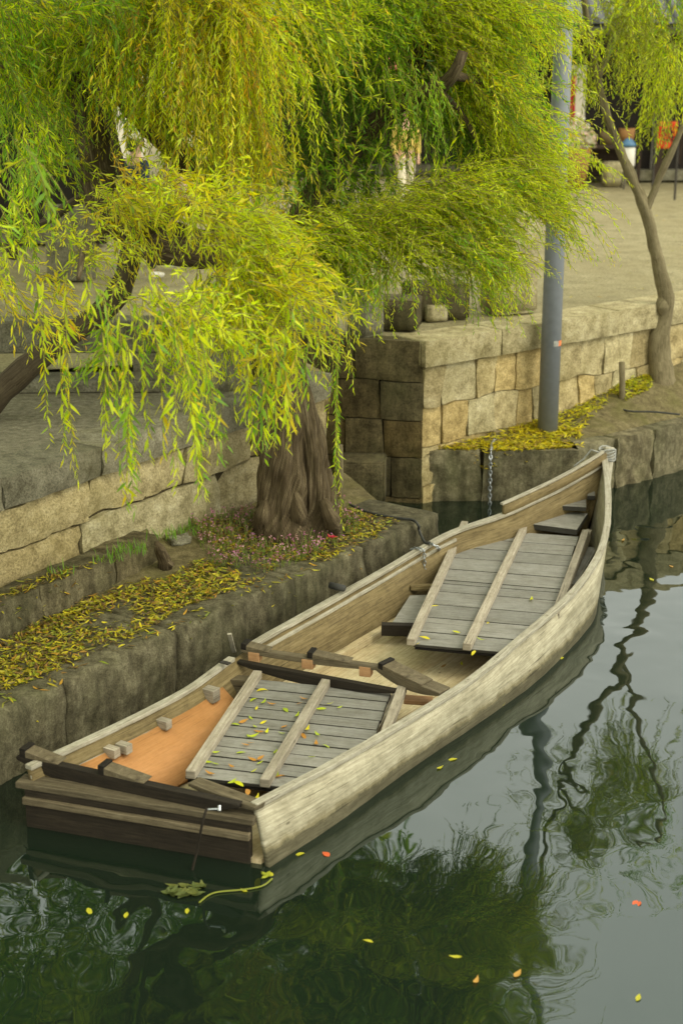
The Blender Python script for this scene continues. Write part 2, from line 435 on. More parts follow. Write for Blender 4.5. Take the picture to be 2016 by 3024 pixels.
def stone_wall(mb, p0, p1, zb, zt, courses, bw, tintf, depth=0.22, rag=0.012, lean=0.03, normal=None, zt2=None, zb2=None, gap=0.006, rough=0.012, edge_in=.007):
    """courses: fractions of the height (0..1) at the joints; blocks modelled one by one inside one mesh"""
    p0 = Vector((p0[0], p0[1], 0)); p1 = Vector((p1[0], p1[1], 0))
    x = (p1 - p0); L = x.length; x.normalize()
    nrm = Vector((x.y, -x.x, 0)) if normal is None else Vector(normal)
    zt2 = zt if zt2 is None else zt2; zb2 = zb if zb2 is None else zb2
    seed = rnd.uniform(0, 100)
    def zc(ci, s):
        f = courses[ci]; t = s / L
        top = zt + (zt2 - zt) * t; bot = zb + (zb2 - zb) * t
        r = 0 if ci in (0, len(courses) - 1) else rag * noise.noise(Vector((s * 2.5, ci * 7.3 + seed, 0))) * 2
        return bot + (top - bot) * f + r
    for ci in range(len(courses) - 1):
        s = 0.0; first = True
        ww = bw[ci] if hasattr(bw, '__len__') else bw
        while s < L - 1e-3:
            wd = ww * rnd.uniform(0.65, 1.4)
            if first: wd *= rnd.uniform(0.5, 1.0); first = False
            if L - s - wd < ww * 0.45: wd = L - s
            e = s + wd
            l0 = rnd.uniform(-lean, lean) if s > 0.01 else 0
            l1 = rnd.uniform(-lean, lean) if e < L - .01 else 0
            tc = tintf(ci, s)
            nx = max(3, int(wd / 0.07)); hz = zc(ci + 1, s) - zc(ci, s); nz = max(3, int(hz / 0.07))
            b = len(mb.v); off = rnd.uniform(-0.018, 0.018)
            sd = rnd.uniform(0, 50)
            for i in range(nx + 1):
                for k in range(nz + 1):
                    fx = i / nx; fz = k / nz
                    ss = s + gap + (wd - 2 * gap) * fx + (l0 * (1 - fx) + l1 * fx) * (fz - .5)
                    ss = min(max(ss, 0), L)
                    za = zc(ci, min(max(ss, 0), L)) + gap; zd = zc(ci + 1, min(max(ss, 0), L)) - gap
                    zz = za + (zd - za) * fz
                    edge = (i in (0, nx)) or (k in (0, nz))
                    P = p0 + x * ss; P.z = zz
                    o = off + rough * 2 * noise.noise(Vector((ss * 7 + sd, zz * 7, sd))) + rough * noise.noise(Vector((ss * 22 + sd, zz * 22, sd)))
                    if edge: o -= edge_in
                    mb.v.append(P + nrm * o)
            for i in range(nx):
                for k in range(nz):
                    q = [b + i * (nz + 1) + k, b + (i + 1) * (nz + 1) + k, b + (i + 1) * (nz + 1) + k + 1, b + i * (nz + 1) + k + 1]
                    mb.face(q, [(0, 0)] * 4, tc)
            # flanges going back into the wall
            ring = [b + i * (nz + 1) for i in range(nx + 1)] + [b + nx * (nz + 1) + k for k in range(1, nz + 1)] + \
                   [b + i * (nz + 1) + nz for i in range(nx - 1, -1, -1)] + [b + k for k in range(nz - 1, 0, -1)]
            bb = len(mb.v); m = len(ring)
            for r in ring: mb.v.append(mb.v[r] - nrm * (depth if ci == len(courses) - 2 else 0.09))
            b3 = len(mb.v)
            for r in ring: mb.v.append(Vector(mb.v[r]))
            for i in range(m):
                j = (i + 1) % m
                mb.face([b3 + j, b3 + i, bb + i, bb + j], [(0, 0)] * 4, tc)
            s = e
    # dark joint backing
    b = len(mb.v)
    for P, za, zd in ((p0, zb, zt), (p1, zb2, zt2)):
        for z in (za, zd - 0.03):
            mb.v.append(Vector((P.x, P.y, z)) - nrm * 0.06)
    mb.face([b, b + 2, b + 3, b + 1], [(0, 0)] * 4, (0.16, 0.14, 0.11))

def tintw(lo, hi, warm=0.0):
    def f(ci, s):
        q = rnd.uniform(lo, hi); r = rnd.uniform(0, warm)
        return (q * (1 + r * 0.35), q, q * (1 - r * 0.55))
    return f

SZ = 1.65          # street level
LZ = 0.5           # quay ledge level
# --- canal ledge on the left
E0 = dz(0, 1630, LZ); E1 = dz(1010, 1176, LZ)
dirE = (E1 - E0).normalized(); nE = Vector((dirE.y, -dirE.x, 0))
E00 = E0 - dirE * 5.0
nB = Vector((-nE.x, -nE.y, 0))
quay = MB()
# rough-edged slabs along the edge, one mesh
Lq = (E1 - E00).length
s = 0.0
while s < Lq - 0.01:
    wd = rnd.uniform(0.9, 1.7)
    if Lq - s - wd < 0.6: wd = Lq - s
    nx = int(wd / 0.035); b = len(quay.v); q = rnd.uniform(0.72, .95)
    prof = [(-0.72, 0.0), (-0.55, 0.0), (-0.4, 0.0), (-0.3, 0.0), (-0.2, 0.0), (-0.12, 0.0), (-0.05, -0.001), (-0.015, -0.005), (0.0, -0.025), (0.004, -0.06), (0.006, -0.1), (0.008, -0.15), (0.01, -0.2), (.012, -.25), (.01, -.3), (0.0, -0.36), (-0.01, -0.45), (0.0, -0.7), (0, -1.1)]
    hi = rnd.uniform(-0.008, 0.008)
    for i in range(nx + 1):
        ss = s + 0.006 + (wd - 0.012) * i / nx
        for k, (o, dzv) in enumerate(prof):
            P = E00 + dirE * ss + nE * o + Vector((0, 0, dzv + hi * 0.5))
            am = 0.005 if k < 8 else 0.024
            nn = noise.noise(Vector((ss * 6, dzv * 5 + 3, o * 5))) + 0.6 * noise.noise(Vector((ss * 19, dzv * 12, o * 9)))
            P += (Vector((0, 0, 1)) if k < 8 else nE) * am * nn
            if 6 <= k <= 11: P += (-nE * .6 - Vector((0, 0, .7))) * max(0, .05 * noise.noise(Vector((ss * 3.1, 7, 1))) + .035 * noise.noise(Vector((ss * 9, 3, 1)))) * (1 - abs(k - 8) / 5)
            if i in (0, nx): P -= nE * 0.01 if k > 7 else Vector((0, 0, 0.008))
            quay.v.append(P)
    m = len(prof)
    for i in range(nx):
        for k in range(m - 1):
            quay.face([b + i * m + k, b + i * m + k + 1, b + (i + 1) * m + k + 1, b + (i + 1) * m + k], [(0, 0)] * 4, (q, q, q))
    # end caps
    for i, fl in ((0, 1), (nx, 0)):
        bb = len(quay.v)
        ring = [b + i * m + k for k in range(m)]
        f = ring + []
        quay.v.append(quay.v[ring[0]] + Vector((0, 0, -1.1)))
        f = ring + [bb]
        quay.face(f if not fl else f[::-1], [(0, 0)] * len(f), (q, q, q))
    s += wd
q_o = quay.build('quay_ledge', M['quay'], smooth=True)
tag(q_o, 'low dark stone quay ledge beside the moored boat with rough canal face', 'quay ledge')
# far end of the ledge: plain fill under the soil down to the water
qend = MB()
T2 = dz(820, 1150, LZ)
e1i = E1 + nB * 0.72
stone_wall(qend, e1i + nB * 0.9, e1i - nB * 0.0, -0.4, LZ - 0.02, [0, 0.5, 1], 0.45, tintw(.7, 1, .3), normal=dirE)
tag(qend.build('inlet_stonework', M['stone_dark'], smooth=True), 'dark stones lining the end of the quay at the dark inlet', 'stone wall')

# --- soil behind the ledge
K0 = at(0, 1898, LZ); K1 = at(450, 1686, LZ); dK = (K1 - K0).normalized(); nK = Vector((dK.y, -dK.x, 0))
K00 = K0 - dK * 4.5; K1e = K1 + dK * 0.12
W0 = Vector((-2.34, 10.45, 0)); W1 = Vector((-1.18, 12.25, 0)); dW = (W1 - W0).normalized(); nW = Vector((dW.y, -dW.x, 0))
W00 = W0 - dW * 4.5
WE = W1 + dW * 1.95                    # far corner of the terrace wall
soil = MB()
innerE = [E00 + nB * 0.68, E0 + nB * 0.68, E1 + nB * 0.68]
for lst in (innerE,):
    pass
A = [Vector((p.x, p.y, LZ - 0.012)) for p in (E00 + nB * 0.66, E0.lerp(E1, 0.3) + nB * 0.66, E0.lerp(E1, 0.6) + nB * 0.66, E1 + nB * 0.66)]
B = [Vector((W00.x, W00.y, 0.50)), Vector((W0.x, W0.y, 0.52)) , Vector((W1.x, W1.y, 0.62)), Vector((WE.x + .15, WE.y, 0.58))]
grid_sheet(soil, A, B, 80, 0.03, 4)
tag(soil.build('bank_soil', M['soil'], smooth=True), kind='structure')

# --- low kerb course in front of the terrace wall
kerb = MB()
stone_wall(kerb, K00, K1e, 0.44, 0.76, [0, 1], 0.75, tintw(.75, 1.0, .3), depth=0.24, rough=0.02)
kt = MB()
tag(kerb.build('kerb_course', M['quay'], smooth=True), 'low row of rough stones below the left terrace wall, fallen leaves on top', 'kerb stones')
ks = MB()
grid_sheet(ks, [K00 - nK * .2 + Vector((0, 0, .24)), K1e - nK * .2 + Vector((0, 0, .24))], [Vector((W00.x, W00.y, .75)), Vector((W1.x - .35, W1.y - .55, .73))], 50, 0.02, 5)
# closing slope at the far end of the raised strip
e_a = K1e - nK * .2 + Vector((0, 0, .24)); e_b = Vector((W1.x - .35, W1.y - .55, .73))
grid_sheet(ks, [e_a, e_b], [e_a + dK * .25 - Vector((0, 0, .28)), e_b + dK * .45 - Vector((0, 0, .2))], 10, 0.02, 5)
tag(ks.build('kerb_soil', M['soil'], smooth=True), kind='structure')

# --- terrace wall
TZ = 1.5
tw = empty('terrace_wall', (W0.x, W0.y, 0.5), 'left stone terrace wall of long beige blocks under a thick grey coping', 'stone wall')
c1 = MB(); stone_wall(c1, W00, WE, 0.5, 1.28, [0, 0.60, 1.0], [1.25, 1.0], tintw(.75, 1.08, .3), rag=0.02, lean=.05, rough=0.026, gap=.01, edge_in=.02)
c1.build('stone_face', M['stone'], tw, smooth=True)
c2 = MB(); stone_wall(c2, W00 + nW * .05, WE + nW * .05, 1.285, TZ + .02, [0, 1], 1.0, tintw(.8, 1.1, .1), depth=0.45, lean=.01, rough=0.02, edge_in=.012)
c2.build('coping', M['stone_grey'], tw, smooth=True)
# return of the terrace wall along the inlet
rt = Vector((-0.35, 1.0, 0)).normalized()
nrt = Vector((1, 0.35, 0)).normalized()
c3 = MB(); stone_wall(c3, WE, WE + rt * 2.2, 0.0, TZ, [0, .3, .55, .8, 1], .4, tintw(.8, 1.1, .4), normal=nrt)
c3.build('stone_return', M['stone'], tw, smooth=True)

# --- inlet wall (faces the boat) and street retaining wall
C = Vector((0.79, 14.81, 0)); CL = Vector((-0.75, 15.12, 0))
D1 = Vector((3.21, 16.75, 0)); dR = (D1 - C).normalized(); D2 = C + dR * 12
nR = Vector((dR.y, -dR.x, 0)); dI = (C - CL).normalized(); nI = Vector((dI.y, -dI.x, 0))
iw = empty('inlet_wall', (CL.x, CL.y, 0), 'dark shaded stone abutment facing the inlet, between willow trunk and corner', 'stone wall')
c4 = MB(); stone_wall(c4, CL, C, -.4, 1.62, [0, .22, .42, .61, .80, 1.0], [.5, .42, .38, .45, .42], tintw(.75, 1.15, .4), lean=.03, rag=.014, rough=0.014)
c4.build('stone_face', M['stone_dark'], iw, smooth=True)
rw = empty('retaining_wall', (D1.x, D1.y, .5), 'sunlit pale stone retaining wall with thick coping behind the lamp post', 'stone wall')
c5 = MB(); stone_wall(c5, C, D2, -.3, 1.36, [0, .28, .52, .76, 1.0], [.38, .34, .30, .38], tintw(.76, 1.18, .5), lean=.06, rag=.024, zt2=1.36, rough=0.012, gap=.005, edge_in=.005)
c5.build('stone_face', M['stone'], rw, smooth=True)
c6 = MB(); stone_wall(c6, C + nR * .05 - dR * .03, D2 + nR * .05, 1.365, 1.63, [0, 1], 1.35, tintw(.95, 1.12, .12), depth=.45, lean=0, rough=0.012)
c6.build('coping', M['stone'], rw, smooth=True)

# --- right platform along the water
PZ = .5
pf = [(.84, 14.86), (2.34, 14.92), (2.78, 15.35), (3.7, 16.1), (9, 20.3)]
pw = empty('landing_wall', (2.3, 14.9, 0), 'rough stone canal edging below the grey lamp post', 'stone wall')
c7 = MB()
for k in range(4):
    p, q = pf[k], pf[k + 1]
    stone_wall(c7, p, q, -.5, PZ + .02, [0, .42, 1], [.7, .75], tintw(1.0, 1.45, .2), depth=.34, rough=0.025, lean=.05)
c7.build('stone_face', M['quay'], pw, smooth=True)
ps = MB()
Ain = [Vector((p[0] - .06, p[1] + .16, PZ - .012)) for p in pf]
Bin = [Vector((C.x + .05, C.y, PZ)), Vector((C.x + dR.x * 1.8, C.y + dR.y * 1.8, .6)), Vector((C.x + dR.x * 3.1, C.y + dR.y * 3.1, .84)), Vector((C.x + dR.x * 4.3, C.y + dR.y * 4.3, .95)), Vector((D2.x, D2.y, 1.0))]
grid_sheet(ps, Ain, Bin, 60, .03, 4)
tag(ps.build('landing_soil', M['soil'], smooth=True), kind='structure')

# --- street and terrace surfaces
st = MB()
CB = C - nR * .25; D2B = D2 - nR * .25
st.poly([(CL.x - 1.2, CL.y + .55, SZ - .045), (CB.x - .1, CB.y + .1, SZ - .045), (D2B.x, D2B.y, SZ - .045), (60, 24, SZ - .045), (60, 120, SZ - .045), (-60, 120, SZ - .045), (-60, 13.4, SZ - .045), (-3.4, 13.35, SZ - .045), (-1.5, 13.9, SZ - .045)][::1])
tag(st.build('street', M['street']), kind='structure')
te = MB()
te.poly([(W00.x - nW.x * .3, W00.y - nW.y * .3, TZ - .004), (WE.x - nW.x * .3, WE.y - nW.y * .3, TZ - .004), (WE.x + rt.x * 2.2 - .2, WE.y + rt.y * 2.2, TZ - .004), (-60, 16.2, TZ - .004), (-60, W00.y, TZ - .004)])
tag(te.build('terrace', M['terrace']), kind='structure')
# body under the street so that nothing is open from the side
bd = MB()
bd.poly([(CL.x - .6, CL.y + .1, SZ - .03), (CL.x - .6, CL.y + .1, -1), (CL.x, CL.y + .1, -1), (CL.x, CL.y + .1, SZ - .03)], (.2, .2, .2))
tag(bd.build('inlet_back', M['soil']), kind='structure')

from mathutils.bvhtree import BVHTree
def bvh_of(*mbs):
    V = []; F_ = []
    for m in mbs:
        o = len(V); V += [tuple(v) for v in m.v]; F_ += [tuple(i + o for i in f) for f in m.f]
    return BVHTree.FromPolygons(V, F_)
BV = bvh_of(quay, soil, kerb, ks, ps, c7)
def gz(x, y, fb=.5):
    h = BV.ray_cast(Vector((x, y, 3)), Vector((0, 0, -1)))
    return h[0].z if h[0] is not None and h[0].z > .3 else None
def block(name, c, ax, h, mat, label, cat, group=None, rough=.01, col=(1, 1, 1)):
    """one dressed stone, its faces subdivided and gently weathered"""
    bmh = bmesh.new(); bmesh.ops.create_cube(bmh, size=2)
    bmesh.ops.bevel(bmh, geom=bmh.edges[:], offset=.07, segments=2, affect='EDGES')
    bmesh.ops.subdivide_edges(bmh, edges=bmh.edges[:], cuts=3, use_grid_fill=True)
    mb = MB(); x, y, z = [Vector(a).normalized() for a in ax]; c = Vector(c)
    for v in bmh.verts:
        P = c + x * v.co.x * h[0] + y * v.co.y * h[1] + z * v.co.z * h[2]
        n = v.co.normalized(); P += (x * n.x + y * n.y + z * n.z) * rough * (noise.noise(P * 6) + .5 * noise.noise(P * 15))
        mb.v.append(P)
    for f in bmh.faces:
        mb.face([v.index for v in f.verts], [(0, 0)] * len(f.verts), col)
    bmh.free()
    o = mb.build(name, mat, smooth=True)
    return tag(o, label, cat, group)
Z = (0, 0, 1)
def stand(px, py, zb, zt, wx, wy, mat, label, cat='stone block', ang=-12, name='stone_block', group=None, col=(1, 1, 1)):
    p = dz(px, py, zb); a = math.radians(ang)
    x = Vector((math.cos(a), math.sin(a), 0)); y = Vector((-x.y, x.x, 0))
    c = p + y * wy / 2; c.z = (zb + zt) / 2
    return block(name, c, (x, y, Z), (wx / 2, wy / 2, (zt - zb) / 2), mat, label, cat, group, col=col)
stand(498, 905, TZ - .02, 1.95, .26, .32, M['stone_grey'], 'squat square stone post on the terrace, left of the willow trunk', ang=-38)
stand(590, 870, TZ - .02, 1.92, .34, .3, M['stone_dark'], 'dark stone block behind the willow trunk on the terrace', ang=-12)
stand(815, 772, SZ - .03, 2.12, .26, .26, M['stone_grey'], 'pale tapering stone post on the inlet abutment', ang=-50)
stand(700, 775, SZ - .06, 2.02, .5, .3, M['stone_grey'], 'long grey stone kerb behind the willow trunk foliage', ang=-12)
stand(905, 760, SZ - .03, 1.92, .42, .4, M['stone_dark'], 'dark weathered stone between the pale post and the bench stone', ang=-12)
stand(1010, 735, SZ - .03, 1.98, .62, .4, M['stone_dark'], 'long dark bench stone behind the coping under willow sprays', ang=12)
stand(1005, 738, SZ - .03, 1.78, .22, .2, M['stone'], 'small broken pale stone lying on the coping', ang=20)
stand(1185, 722, SZ - .03, 2.64, .5, .36, M['stone'], 'tall pale stone pillar left of the grey lamp post', cat='stone pillar', ang=24, name='stone_pillar')
stand(822, 1160, .1, .52, .5, .4, M['stone_dark'], 'rounded mossy stone at the foot of the inlet abutment', ang=-5)

# low stone rail on the terrace, left edge
sr = empty('stone_rail', (-2.6, 13.0, TZ), 'low stone rail with a dark gap beneath at the left edge', 'stone rail')
ra = MB(); ra.box((-4.55, 13.25, 1.55), ((1, .03, 0), (-.03, 1, 0), Z), (3.0, .2, .05), (.8, .8, .8)); ra.build('base', M['stone_grey'], sr, bevel=.012)
ra = MB(); ra.box((-4.55, 13.25, 1.97), ((1, .03, 0), (-.03, 1, 0), Z), (3.0, .14, .14), (.8, .8, .8)); ra.build('beam', M['stone_grey'], sr, bevel=.02)
for xx in (-6.6, -4.9, -3.3, -1.68):
    ra = MB(); ra.box((xx, 13.27 , 1.715), ((1, .03, 0), (-.03, 1, 0), Z), (.1, .11, .117), (.8, .8, .8)); ra.build('support', M['stone_grey'], sr, bevel=.01)
block('boulder', dz(545, 735, SZ) + Vector((0, 0, .05)), ((1, 0, 0), (0, 1, 0), Z), (.3, .2, .16), M['stone_dark'], 'rounded dark boulder at the street edge behind the foliage', 'boulder', rough=.12)
block('boulder', dz(412, 1240, .6) , ((1, .5, 0), (-.5, 1, 0), Z), (.09, .06, .035), M['stone_grey'], 'small grey rounded stone at the end of the low kerb', 'stone', rough=.06)
block('boulder', dz(705, 1205, .55) , ((1, .5, 0), (-.5, 1, 0), Z), (.15, .12, .1), M['stone_grey'], 'rounded stone wedged between the willow roots', 'stone', rough=.06)

# ================================================================ BOAT
def cat_rom(P, n):
    P = [Vector(p) for p in P]; Q = [P[0] * 2 - P[1]] + P + [P[-1] * 2 - P[-2]]
    out = []
    for i in range(1, len(Q) - 2):
        for k in range(12):
            t = k / 12
            a, b, c, d = Q[i - 1], Q[i], Q[i + 1], Q[i + 2]
            out.append(0.5 * ((2 * b) + (c - a) * t + (2 * a - 5 * b + 4 * c - d) * t * t + (3 * b - a - 3 * c + d) * t ** 3))
    out.append(P[-1])
    L = [0]
    for i in range(1, len(out)): L.append(L[-1] + (out[i] - out[i - 1]).length)
    r = []
    for k in range(n + 1):
        s = L[-1] * k / n; j = 0
        while j < len(L) - 2 and L[j + 1] < s: j += 1
        f = (s - L[j]) / max(1e-9, L[j + 1] - L[j]); r.append(out[j].lerp(out[j + 1], min(1, max(0, f))))
    return r
N = 60
RR = cat_rom([at(x, y, z) for x, y, z in ((758, 2380, .34), (1000, 2252, .33), (1200, 2134, .33), (1400, 2006, .33), (1565, 1868, .34), (1690, 1757, .37), (1765, 1655, .42), (1797, 1560, .50), (1800, 1450, .61), (1790, 1350, .72))], N)
RW = cat_rom([at(795, 2562), at(1000, 2428), at(1201, 2279), at(1389, 2152), at(1557, 2034), at(1648, 1951), at(1719, 1876), at(1756, 1822), Vector((2.12, 12.2, 0)), Vector((2.19, 12.8, 0)), Vector((2.24, 13.45, 0))], N)
LR = cat_rom([at(x, y, z) for x, y, z in ((80, 2264, .36), (260, 2182, .35), (423, 2104, .34), (560, 2030, .34), (668, 1952, .35), (760, 1895, .36), (940, 1795, .37), (1139, 1682, .39), (1236, 1625, .41), (1343, 1570, .43), (1478, 1524, .46), (1610, 1464, .53), (1681, 1427, .58), (1738, 1394, .63), (1778, 1368, .67))], N)
axis = (Vector((2.44, 13.97, 0)) - Vector((-1.15, 8.1, 0))).normalized()
perp = Vector((axis.y, -axis.x, 0))
LW = []
for i, p in enumerate(LR):
    t = i / N; o = .10 + .06 * math.sin(math.pi * t)
    if t > .8: o = o * (1 - (t - .8) / .2) + 0.02
    q = p + perp * o; q.z = 0
    if t > .9: q = q.lerp(Vector((2.2, 13.42, 0)), (t - .9) / .1)
    LW.append(q)
boat = empty('wooden_boat', (0.7, 11, 0), 'weathered wooden flat-bottomed boat moored along the stone quay ledge', 'boat')
def loft(name, lines, mat, closed=False, thick=None, inward=None, parent=boat, smooth=True, cols=None, rough=0.0):
    """surface through several lines (same count), given thickness towards inward(i)"""
    mb = MB(); n = len(lines[0]); m = len(lines)
    b = 0
    off = rnd.uniform(0, 30)
    for ln in lines:
        for p in ln: mb.v.append(Vector(p))
    q = rnd.uniform(.4, .6)
    def uvof(k, i): return (i * 0.12 + off, k * .18 + off)
    for k in range(m - 1):
        hgt = [(lines[k + 1][i] - lines[k][i]).length for i in range(n)]
        for i in range(n - 1):
            mb.face([k * n + i, (k + 1) * n + i, (k + 1) * n + i + 1, k * n + i + 1],
                    [(i * .12 + off, off + k), (i * .12 + off, off + k + hgt[i]), ((i + 1) * .12 + off, off + k + hgt[i + 1]), ((i + 1) * .12 + off, off + k)], (q, q, q) if cols is None else cols[k])
    o = mb.build(name, mat, parent, smooth=smooth)
    if thick:
        sm = o.modifiers.new('solid', 'SOLIDIFY'); sm.thickness = abs(thick); sm.offset = 1 if thick > 0 else -1
    return o
def down(L, z, inset=0.0, sgn=1):
    r = []
    for i, p in enumerate(L):
        a = L[max(0, i - 1)]; b = L[min(len(L) - 1, i + 1)]; t = (b - a); t.z = 0; t.normalize()
        nn = Vector((t.y, -t.x, 0)) * sgn
        q = p + nn * inset; q.z = z; r.append(q)
    return r
def offs(L, o, dzv=0.0):
    r = []
    for i, p in enumerate(L):
        a = L[max(0, i - 1)]; b = L[min(len(L) - 1, i + 1)]; t = (b - a); t.z = 0; t.normalize()
        r.append(p + Vector((t.y, -t.x, 0)) * o + Vector((0, 0, dzv)))
    return r
def wob(L, a, f=6.0):
    return [p + Vector((noise.noise(p * f), noise.noise(p * f + Vector((9, 0, 0))), noise.noise(p * f + Vector((0, 9, 0))))) * a for p in L]
RM = [a.lerp(b, .42) for a, b in zip(RR, RW)]
# starboard side: upper strake a little proud of the lower one
RRl = offs(RR, 0.0, -0.02)
loft('hull_side', [RRl, offs(RM, .004), wob(RW, .004, 9), down(RW, -.3, -.06)], M['hull'], thick=-.03)
LM = [a.lerp(b, .5) for a, b in zip(LR, LW)]
loft('hull_side', [offs(LR, 0, -.02), LM, LW, down(LW, -.3, .05)], M['inner'], thick=.03)
def sweep(name, L, wd, hg, mat, parent=boat, dz0=0.0, o=0.0, smooth=False, bevel=.006, jit=.003):
    mb = MB(); n = len(L); off = rnd.uniform(0, 30)
    A = [offs(L, o - wd / 2, dz0), offs(L, o + wd / 2, dz0), offs(L, o + wd / 2, dz0 - hg), offs(L, o - wd / 2, dz0 - hg)]
    for k, ln in enumerate(A):
        for p in wob(ln, jit, 5 + k): mb.v.append(p)
    W_ = [wd, hg, wd, hg]
    for k in range(4):
        k2 = (k + 1) % 4
        for i in range(n - 1):
            mb.face([k * n + i, k2 * n + i, k2 * n + i + 1, k * n + i + 1][::-1],
                    [((i + 1) * .12 + off, off + k * .3), ((i + 1) * .12 + off, off + k * .3 + W_[k]), (i * .12 + off, off + k * .3 + W_[k]), (i * .12 + off, off + k * .3)][::1], (.5, .5, .5))
    mb.face([0, n, 2 * n, 3 * n], [(0, 0), (0, wd), (.05, wd), (.05, 0)], (.4, .4, .4)); mb.face([n - 1, 4 * n - 1, 3 * n - 1, 2 * n - 1], [(0, 0), (0, wd), (.05, wd), (.05, 0)], (.4, .4, .4))
    return mb.build(name, mat, parent, bevel=bevel)
sweep('gunwale', RR, .056, .032, M['rail'], dz0=.012, o=-.02)
i_st = 0
for i, p in enumerate(LR):
    if p.x < at(668, 1952, .35).x: i_st = i
sweep('gunwale', LR[:i_st + 2], .055, .03, M['rail'], dz0=.012, o=.01)
sweep('gunwale', LR[i_st + 3:], .06, .03, M['rail'], dz0=.024, o=.014)
sweep('stringer', LR[:i_st + 6], .02, .03, M['rail'], dz0=-.045, o=.03)
sweep('stringer', LR[i_st + 3:44], .02, .028, M['rail'], dz0=-.035, o=.045)
# raised bow board on the port side
i_b = min(range(N + 1), key=lambda i: (LR[i] - at(1480, 1522, .46)).length)
BB = LR[i_b:]
loft('bow_board', [offs(BB, .012, .10), offs(BB, .012, .0)], M['inner'], thick=.03)
sweep('gunwale', BB, .035, .022, M['rail'], dz0=.12, o=.0)
# floor
FL = [p + perp * .05 for p in LW]; FRt = offs(RW, -.06)
loft('floor', [[Vector((p.x, p.y, .03)) for p in FL[:52]], [(Vector((p.x, p.y, .03)) + Vector((q.x, q.y, .03))) / 2 for p, q in zip(FL[:52], FRt[:52])], [Vector((p.x, p.y, .03)) for p in FRt[:52]]][::-1], M['floor'], thick=.04, smooth=False)
sweep('chine_log', [Vector((p.x, p.y, .09)) for p in FL[:46]], .06, .06, M['floor'], o=.02)
# transom
sL = LR[0]; sR = RR[0]; sx = (sR - sL); sx.z = 0; sl_ = sx.length; sx.normalize(); sn = Vector((sx.y, -sx.x, 0))
tr_ = MB()
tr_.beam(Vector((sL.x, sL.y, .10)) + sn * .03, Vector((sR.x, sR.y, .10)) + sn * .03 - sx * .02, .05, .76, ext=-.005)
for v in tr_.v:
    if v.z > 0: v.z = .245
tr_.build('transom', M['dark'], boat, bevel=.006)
tb = MB(); tb.beam(Vector((sL.x, sL.y, .262)) - sx * .05, Vector((sR.x, sR.y, .262)) + sx * .0, .12, .04); tb.build('transom_cap', M['thwart'], boat, bevel=.006)
tb = MB(); tb.beam(Vector((sL.x, sL.y, .175)) + sn * .06, Vector((sR.x, sR.y, .175)) + sn * .06 - sx * .02, .04, .045); tb.build('rubbing_strip', M['thwart'], boat, bevel=.006)
# the corner end-grain block of the starboard gunwale
# bow stem
sm_ = MB(); sm_.beam(Vector((2.33, 13.62, -.25)), Vector((2.46, 13.95, .80)), .09, .09, up=(0, -1, 0)); sm_.build('stem', M['rail'], boat, bevel=.012)
